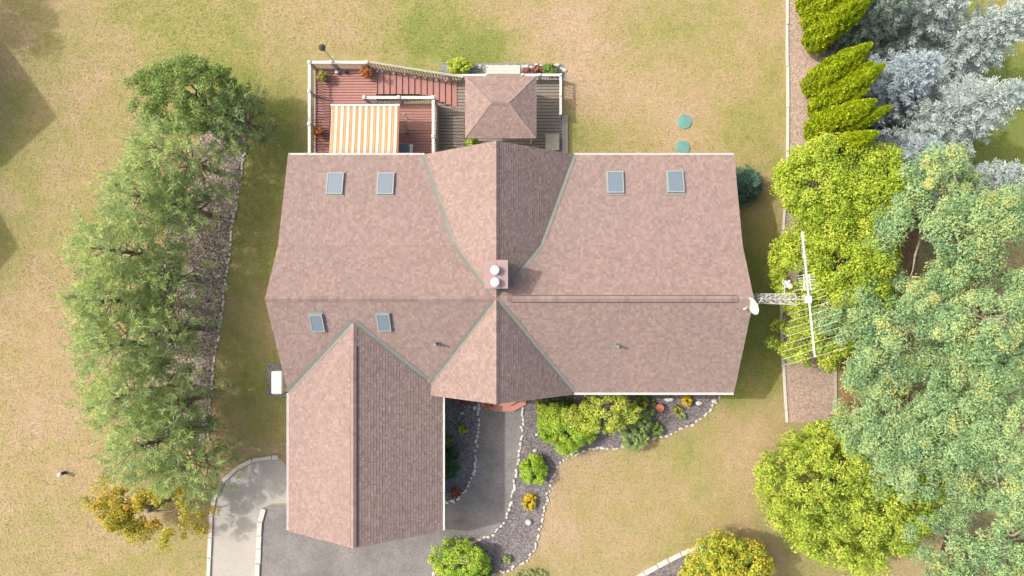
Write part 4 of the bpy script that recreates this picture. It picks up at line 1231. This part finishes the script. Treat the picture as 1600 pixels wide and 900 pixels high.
MAT['cedar'] = leafmat('cedar_spray', [(0.0, (.13, .21, .01)), (0.35, (.28, .39, .013)), (0.75, (.40, .49, .02)), (1.0, (.48, .52, .045))], .4)
MAT['autumn'] = leafmat('orange_yellow_leaf', [(0.0, (.11, .17, .03)), (0.3, (.24, .29, .04)), (0.55, (.43, .38, .045)), (0.8, (.52, .39, .04)), (1.0, (.52, .30, .04))], .4)
MAT['yellow_green'] = leafmat('yellowing_leaf', [(0.0, (.10, .18, .03)), (0.35, (.27, .36, .045)), (0.6, (.45, .45, .05)), (0.85, (.52, .43, .04)), (1.0, (.50, .30, .05))], .4)
MAT['yellow'] = leafmat('yellow_flower', [(0.0, (.360, .264, .012)), (0.4, (.552, .396, .014)), (1.0, (.600, .480, .036))], .4)
MAT['orange'] = leafmat('orange_flower', [(0.0, (.096, .144, .036)), (0.3, (.384, .144, .048)), (0.7, (.516, .180, .072)), (1.0, (.540, .288, .156))], .4)
MAT['red_flower'] = leafmat('red_flower', [(0.0, (.096, .120, .036)), (0.35, (.240, .084, .060)), (0.7, (.396, .108, .084)), (1.0, (.480, .204, .156))], .4)
MAT['flower_mix'] = leafmat('yellow_mixed_flower', [(0.0, (.120, .168, .036)), (0.4, (.240, .264, .048)), (0.7, (.480, .372, .072)), (1.0, (.552, .480, .192))], .4)

# right side: columnar cedars
cedars = [(1262, -14, 6.0, .66), (1254, 16, 6.5, .66), (1264, 44, 6.8, .74), (1264, 72, 7.0, .66),
          (1264, 142, 6.6, .7), (1272, 158, 6.0, .5), (1270, 176, 6.9, .6), (1278, 190, 5.2, .4), (1266, 210, 6.7, .7), (1278, 220, 6.9, .48), (1268, 250, 6.7, .64)]
for i, (px, py, h, R) in enumerate(cedars):
    cedar(px, py, h, R, 'yellow green columnar cedar in the row along the gravel strip', 100 + i)

# blue spruces
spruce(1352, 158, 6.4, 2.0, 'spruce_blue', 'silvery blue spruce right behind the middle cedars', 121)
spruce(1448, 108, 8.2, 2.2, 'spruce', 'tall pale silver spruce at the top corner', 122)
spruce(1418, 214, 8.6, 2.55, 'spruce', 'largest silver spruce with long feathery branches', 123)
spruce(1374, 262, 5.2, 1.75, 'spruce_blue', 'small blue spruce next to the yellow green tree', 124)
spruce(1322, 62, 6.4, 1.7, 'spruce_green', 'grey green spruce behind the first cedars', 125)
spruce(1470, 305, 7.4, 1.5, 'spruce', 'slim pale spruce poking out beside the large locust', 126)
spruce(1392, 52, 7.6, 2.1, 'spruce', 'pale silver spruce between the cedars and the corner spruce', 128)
spruce(1158, 292, 2.0, .95, 'blue_green', 'small blue green spruce against the right house wall', 127, 14, name='dwarf_spruce')

# right side broadleaf trees
broadleaf(1312, 300, 4.2, 3.2, 2.4, 2.3, 'lime', 'upper yellow green tree between cedars and aerial', 131, 360, .42, 170, .11)
broadleaf(1308, 425, 4.2, 2.6, 2.9, 2.3, 'lime', 'lower yellow green tree behind the aerial', 132, 380, .42, 170, .11)
broadleaf(1285, 520, 3.4, 1.9, 1.5, 1.7, 'lime_green', 'small green tree under the aerial rods', 133, 170, .38, 150, .11)
LOC = 'pale green locust trees'
for i, (px, py, zc, rx, ry, rz, lab) in enumerate((
        (1480, 345, 6.2, 3.1, 2.9, 2.4, 'pale green feathery tree beside the blue spruces'),
        (1390, 520, 5.8, 2.8, 2.5, 2.2, 'pale green feathery tree right of the aerial'),
        (1545, 500, 6.6, 3.1, 3.0, 2.5, 'pale green feathery tree with yellowing tips at the picture edge'),
        (1430, 670, 6.0, 3.0, 2.8, 2.4, 'pale green feathery tree overlapping the large lime crown'),
        (1560, 690, 6.6, 3.2, 3.0, 2.5, 'pale green feathery tree with bare twigs among its leaves'),
        (1540, 860, 6.0, 3.2, 2.7, 2.4, 'pale green feathery tree at the bottom corner'))):
    broadleaf(px, py, zc, rx, ry, rz, 'locust', lab, 141 + i, 430, .44, 150, .115, .55, 'bark_pale', 'locust_tree', gap=.3, limbs=34, asp=.45, up=.9, tspread=.18)
broadleaf(1322, 768, 3.4, 4.0, 3.5, 3.5, 'lime_green', 'large dense yellow green tree below the gravel strip', 151, 900, .34, 110, .115, .9, lumpy=.04)
broadleaf(1140, 895, 2.4, 2.15, 1.7, 1.6, 'yellow_green', 'yellow and orange leaved tree at the bottom kerb', 152, 200, .38, 120, .13)

# left side pines
for i, (px, py, h, R, tf, lab) in enumerate((
        (236, 228, 6.2, 2.3, 330, 'light green pine beside the dense green tree'),
        (188, 300, 6.0, 2.2, 310, 'light green pine above the leaning dark trunk'),
        (142, 388, 6.6, 2.3, 330, 'tall light green pine with its dark trunk showing'),
        (128, 470, 6.2, 2.1, 300, 'light green pine leaning out over the open lawn'),
        (142, 545, 6.6, 2.3, 330, 'widest light green pine of the row'),
        (165, 628, 6.4, 2.3, 330, 'light green pine opposite the white utility box'),
        (195, 708, 6.2, 2.4, 340, 'light green pine next to the orange leaved tree'),
        (268, 738, 5.0, 2.0, 240, 'shorter light green pine near the footpath'),
        (255, 318, 4.6, 1.8, 60, 'small sparse pine over the upper wood chip bed'),
        (225, 430, 4.8, 1.9, 70, 'small sparse pine over the middle of the wood chip bed'),
        (232, 520, 4.8, 1.8, 90, 'small sparse pine among the wood chips facing the utility box'),
        (245, 640, 4.6, 1.8, 70, 'small pine at the lower end of the wood chip bed'))):
    pine(px, py, h, R, 'pine', lab, 161 + i, tf * 1.6, z0=.3)
broadleaf(296, 150, 3.6, 2.5, 1.8, 1.9, 'mid_green', 'dense round green tree heading the pine row', 171, 340, .3, 110, .085, .8, gap=.1, tintbias=.15, limbs=8)
pine(352, 168, 4.2, 1.6, 'pine_dark', 'soft dark green pine at the head of the wood chip bed', 180, 220, z0=.25)
broadleaf(236, 796, 2.2, 2.7, 1.55, 1.4, 'autumn', 'orange leaved tree mixed into the last pines', 172, 300, .28, 80, .1, .8, gap=.28, tintbias=.08, limbs=5, lumpy=.2)

# tufts of dry and green grass lying over the lawn
def grass_tufts(n, seed):
    r = np.random.default_rng(seed)
    xy = np.stack([r.uniform(-33, 31, n), r.uniform(-19, 20, n)], 1)
    poly = lambda pts: np.array([tuple(P(*p))[:2] for p in pts])
    box = [[(x0, y0), (x1, y0), (x1, y1), (x0, y1)] for x0, y0, x1, y1 in ((452, 245, 1100, 600), (452, 590, 700, 800), (470, 85, 690, 250), (680, 98, 895, 250))]
    for pl in [drive, path, bed_left_in, bed_front, bed_drive, bed_corner, chip_bed, gravel] + box:
        xy = xy[~inside(poly(pl), xy[:, 0], xy[:, 1])]
    for px, py in ((1070, 190), (1067, 231)):
        c = P(px, py); xy = xy[np.hypot(xy[:, 0] - c.x, xy[:, 1] - c.y) > .48]
    m = len(xy); a = r.uniform(0, 6.28, m)
    pos = np.column_stack([xy, r.uniform(.012, .03, m)])
    ax = np.stack([np.cos(a), np.sin(a), r.uniform(.05, .35, m)], 1)
    nor = np.column_stack([r.normal(size=(m, 2)) * .35, np.ones(m)])
    L = r.uniform(.04, .115, m)
    V, Q = cards(pos, ax, nor, L, L * r.uniform(.25, .5, m))
    # greener where the clumps are greener: slow waves over the lawn
    w = np.sin(xy[:, 0] * .55 + 1.3 * np.sin(xy[:, 1] * .31)) + np.sin(xy[:, 1] * .63 + 1.1 * np.sin(xy[:, 0] * .27 + 2)) + .5 * np.sin(xy[:, 0] * 1.9 + xy[:, 1] * 1.3)
    gs = np.zeros(m)
    for px, py, rr_, st in SPOTS:
        c = P(px, py); gs += st * np.clip(1 - np.hypot(xy[:, 0] - c.x, xy[:, 1] - c.y) / (M(rr_) * 1.6), 0, 1)
    o = leaf_obj('grass', V, Q, np.clip(.38 + .09 * w + 1.5 * gs + r.normal(size=m) * .17, 0, 1), MAT['grass_blade'], None)
    tag(o, 'short dry and green grass tufts of the lawn', 'grass', kind='stuff')
MAT['grass_blade'] = leafmat('grass_blade', [(0.0, (.35, .265, .185)), (0.4, (.295, .232, .135)), (0.7, (.25, .228, .085)), (1.0, (.16, .205, .042))], .3, .8)
grass_tufts(230000, 77)

# front garden shrubs
shrub(720, 878, 50, 1.7, 'fresh_green', 'bright lime green shrub beside the driveway', 201, n_clump=120, n_per=90, ry=34, tintbias=.25)
shrub(755, 892, 17, .9, 'mid_green', 'small darker shrub tucked behind the lime shrub', 202, n_clump=40)
shrub(833, 735, 24, 1.2, 'fresh_green', 'round bright green bush in the front bed', 203, n_clump=90, n_per=80, leaf=.08)
shrub(828, 784, 11, .5, 'yellow', 'compact clump of bright yellow flowers', 204, 'yellow_flowers', 'flowers', .07, 40, 60, ry=15)
shrub(888, 668, 47, 1.9, 'fresh_green', 'large green bush bordering the front lawn', 205, n_clump=150, n_per=100, ry=40, leaf=.085, tintbias=.08)
shrub(862, 652, 25, 1.6, 'lime', 'yellow green bush at the left of the front shrubs', 206, n_clump=70, n_per=80)
broadleaf(940, 645, 2.0, 1.75, 1.05, 1.0, 'lime_green', 'loose yellow green maple shrub by the front eave', 207, 90, .26, 90, .1, .8, name='maple_shrub', cat='shrub', tintbias=.22, limbs=8)
shrub(993, 682, 25, 1.3, 'sage', 'clipped sage green bush at the lawn edge', 208, n_clump=90, n_per=80, leaf=.06, ry=23, clump=.12)
shrub(1000, 662, 20, 1.1, 'sage', 'sage green bush behind the clipped one', 209, n_clump=60, n_per=70, leaf=.06, tintbias=-.25, clump=.14)
shrub(1004, 638, 22, .9, 'mid_green', 'green leafy plants with orange blooms by the gutter', 210, n_clump=50, n_per=60, tintbias=.1)
shrub(1007, 632, 5, 1.05, 'yellow', 'small orange yellow blooms above the leafy plants', 211, 'yellow_flowers', 'flowers', .07, 12, 30)
shrub(1025, 670, 12, .6, 'mid_green', 'low dark green plant beside the sage bushes', 212, n_clump=30, n_per=50, tintbias=.2)
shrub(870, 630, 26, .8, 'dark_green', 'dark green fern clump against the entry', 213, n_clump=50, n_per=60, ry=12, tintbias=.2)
shrub(842, 634, 8, .5, 'flower_mix', 'pale yellow flowers beside the entry steps', 214, 'yellow_flowers', 'flowers', .07, 20, 40)
shrub(1058, 642, 9, .4, 'flower_mix', 'small yellow green spiky plant in open mulch', 215, n_clump=20, n_per=40, tintbias=-.1)
shrub(1066, 650, 6, .35, 'sage', 'tiny silver green plant in open mulch', 216, n_clump=14, n_per=40)
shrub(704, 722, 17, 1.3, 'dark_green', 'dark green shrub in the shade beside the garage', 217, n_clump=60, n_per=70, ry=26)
shrub(700, 692, 10, .9, 'mid_green', 'small green shrub in the shade beside the garage', 218, n_clump=30, n_per=60, ry=12)
shrub(722, 671, 8, .5, 'fresh_green', 'tiny lime plant in the shaded bed', 219, n_clump=18, n_per=40)
shrub(711, 771, 9, .5, 'red_flower', 'red and green flowers at the garage corner', 220, 'red_flowers', 'flowers', .07, 26, 50, ry=9)
shrub(726, 628, 8, .5, 'red_flower', 'dusky flowers under the entry gable', 221, 'red_flowers', 'flowers', .06, 18, 40)
shrub(793, 874, 7, .4, 'sage', 'small dry plant in the dark mulch', 222, n_clump=16, n_per=40)
shrub(830, 898, 22, .4, 'sage', 'pale grey green ground plants at the bed end', 223, n_clump=40, n_per=50, ry=9)
# behind the patio
shrub(718, 104, 20, .9, 'lime', 'bright yellow green shrub behind the deck stairs', 224, n_clump=60, n_per=70, ry=13, tintbias=.15)
shrub(826, 111, 10, .4, 'red_flower', 'low red flowers left of the round green shrub', 225, 'red_flowers', 'flowers', .06, 26, 50, ry=6)
shrub(842, 108, 8, .4, 'red_flower', 'low red flowers touching the round green shrub', 226, 'red_flowers', 'flowers', .06, 20, 50, ry=7)
shrub(859, 109, 13, .7, 'mid_green', 'round green shrub behind the patio railing', 227, n_clump=46, n_per=60, ry=10, tintbias=.1)
shrub(737, 222, 10, .8, 'fresh_green', 'small green shrub between gazebo and house', 228, n_clump=30, n_per=60, ry=7, z_base=PZ)

# potted flowers
def potted(px, py, rpx, z, mat, label, seed, h=.5, pot=.16, ph=.28):
    c = P(px, py, z + ph + h * .4)
    t = empty('flower_pot', (c.x, c.y, z), label, 'potted plant')
    MB().lathe([(pot * .7, z), (pot, z + ph - .04), (pot * 1.1, z + ph - .04), (pot * 1.1, z + ph), (pot * .9, z + ph), (pot * .85, z + ph - .05)], (c.x, c.y, 0), 14).build('pot', MAT['terracotta'], t)
    r = np.random.default_rng(seed); rx = M(rpx, z)
    d = sph(r, 60); d = d[d[:, 2] > -.5][:30]
    cen = d * np.array([rx * .75, rx * .75, h * .45]) + np.array([c.x, c.y, z + ph + h * .4])
    V, Q, ti = clump_leaves(r, cen, np.full(len(cen), rx * .33), 50, .07, .5, .9, np.clip(.5 + r.normal(size=len(cen)) * .25, 0, 1))
    leaf_obj('blooms', V, Q, ti, MAT[mat], t)
    return t
potted(503, 119, 9, DZ, 'flower_mix', 'potted yellow flowers in the far deck corner', 231)
potted(572, 112, 10, DZ, 'orange', 'potted orange flowers at the top of the deck stairs', 232)
potted(497, 205, 9, DZ, 'orange', 'potted orange and pink flowers along the side rail', 233)
potted(762, 634, 6, .17, 'orange', 'potted orange flowers on the entry steps', 234, .35, .13, .22)
potted(1074, 627, 8, 0, 'yellow', 'round pot of yellow orange flowers under the front gutter', 235, .3, .28, .2)
c = P(1031, 637, .3)
o = tag(MB().lathe([(.13, 0), (.2, .12), (.22, .3), (.17, .42), (.19, .46), (.15, .46), (.13, .4)], (c.x, c.y, 0), 16).build('terracotta_urn', MAT['terracotta']), 'empty terracotta urn standing in the front mulch', 'urn')
def boulder(px, py, sx, sy, sz, label, seed, mat='stone', rough=.16, name='boulder'):
    c = P(px, py, sz * .3); me = rock_mesh(seed, sx, sy, sz, 2, rough)
    me.materials.clear(); me.materials.append(MAT[mat])
    o = link(name, me); o.location = (c.x, c.y, sz * .35)
    return tag(o, label, 'rock')
boulder(826, 816, .36, .33, .32, 'round white rock in the front bed', 1, 'white', .05)
boulder(1045, 624, .55, .25, .25, 'long flat pale rock under the front gutter', 2)
boulder(1092, 630, .32, .25, .22, 'rounded tan rock in the front bed corner', 3)
boulder(722, 645, .17, .17, .16, 'small white rock in the shaded bed', 4, 'white')
boulder(742, 637, .26, .22, .2, 'pale rock at the foot of the entry steps', 5)
boulder(839, 679, .2, .16, .15, 'small pale rock beside the big green bush', 6)
boulder(836, 704, .24, .2, .18, 'pale rock above the round bright green bush', 7)
boulder(1116, 627, .3, .22, .2, 'pale rock ending the front stone edging', 8)

# ------------------------------------------------------------------ neighbouring house beyond the left edge (its gable shadows fall on the lawn)
nb = empty('neighbour_house', (-37, 8, 0), 'neighbouring house beyond the left lawn', 'house')
def gable_to_east(tipx, tipy, z, half, drop, back, nm):
    MB().prism([(tipx, tipy, z), (tipx, tipy + half, z - drop), (tipx, tipy - half, z - drop)], (-back, 0, 0)).build('roof', MAT['roofdeck'], nb)
    MB().box(tipx - back + .3, tipx - .3, tipy - half + .3, tipy + half - .3, 0, z - drop + .01).build('wall', MAT['siding'], nb)
k = 6.6 / 3.4
gable_to_east(P(90, 183).x - 2.77 * k, P(90, 183).y + .71 * k, 6.6, 3.4, 3.6, 9, 'a')
k = 5.6 / 3.4
gable_to_east(P(30, 385).x - 2.77 * k, P(30, 385).y + .71 * k, 5.6, 3.2, 2.6, 8, 'b')
k = 6.0 / 3.4
c = P(10, 25); 
kx, ky = c.x - 2.77 * k, c.y + .71 * k
broadleaf(NX + kx * F / (H - 6.0), NY - ky * F / (H - 6.0), 6.0, 2.3, 2.2, 2.0, 'mid_green', 'green tree beyond the left edge', 240, 90, .6, 60, .2)
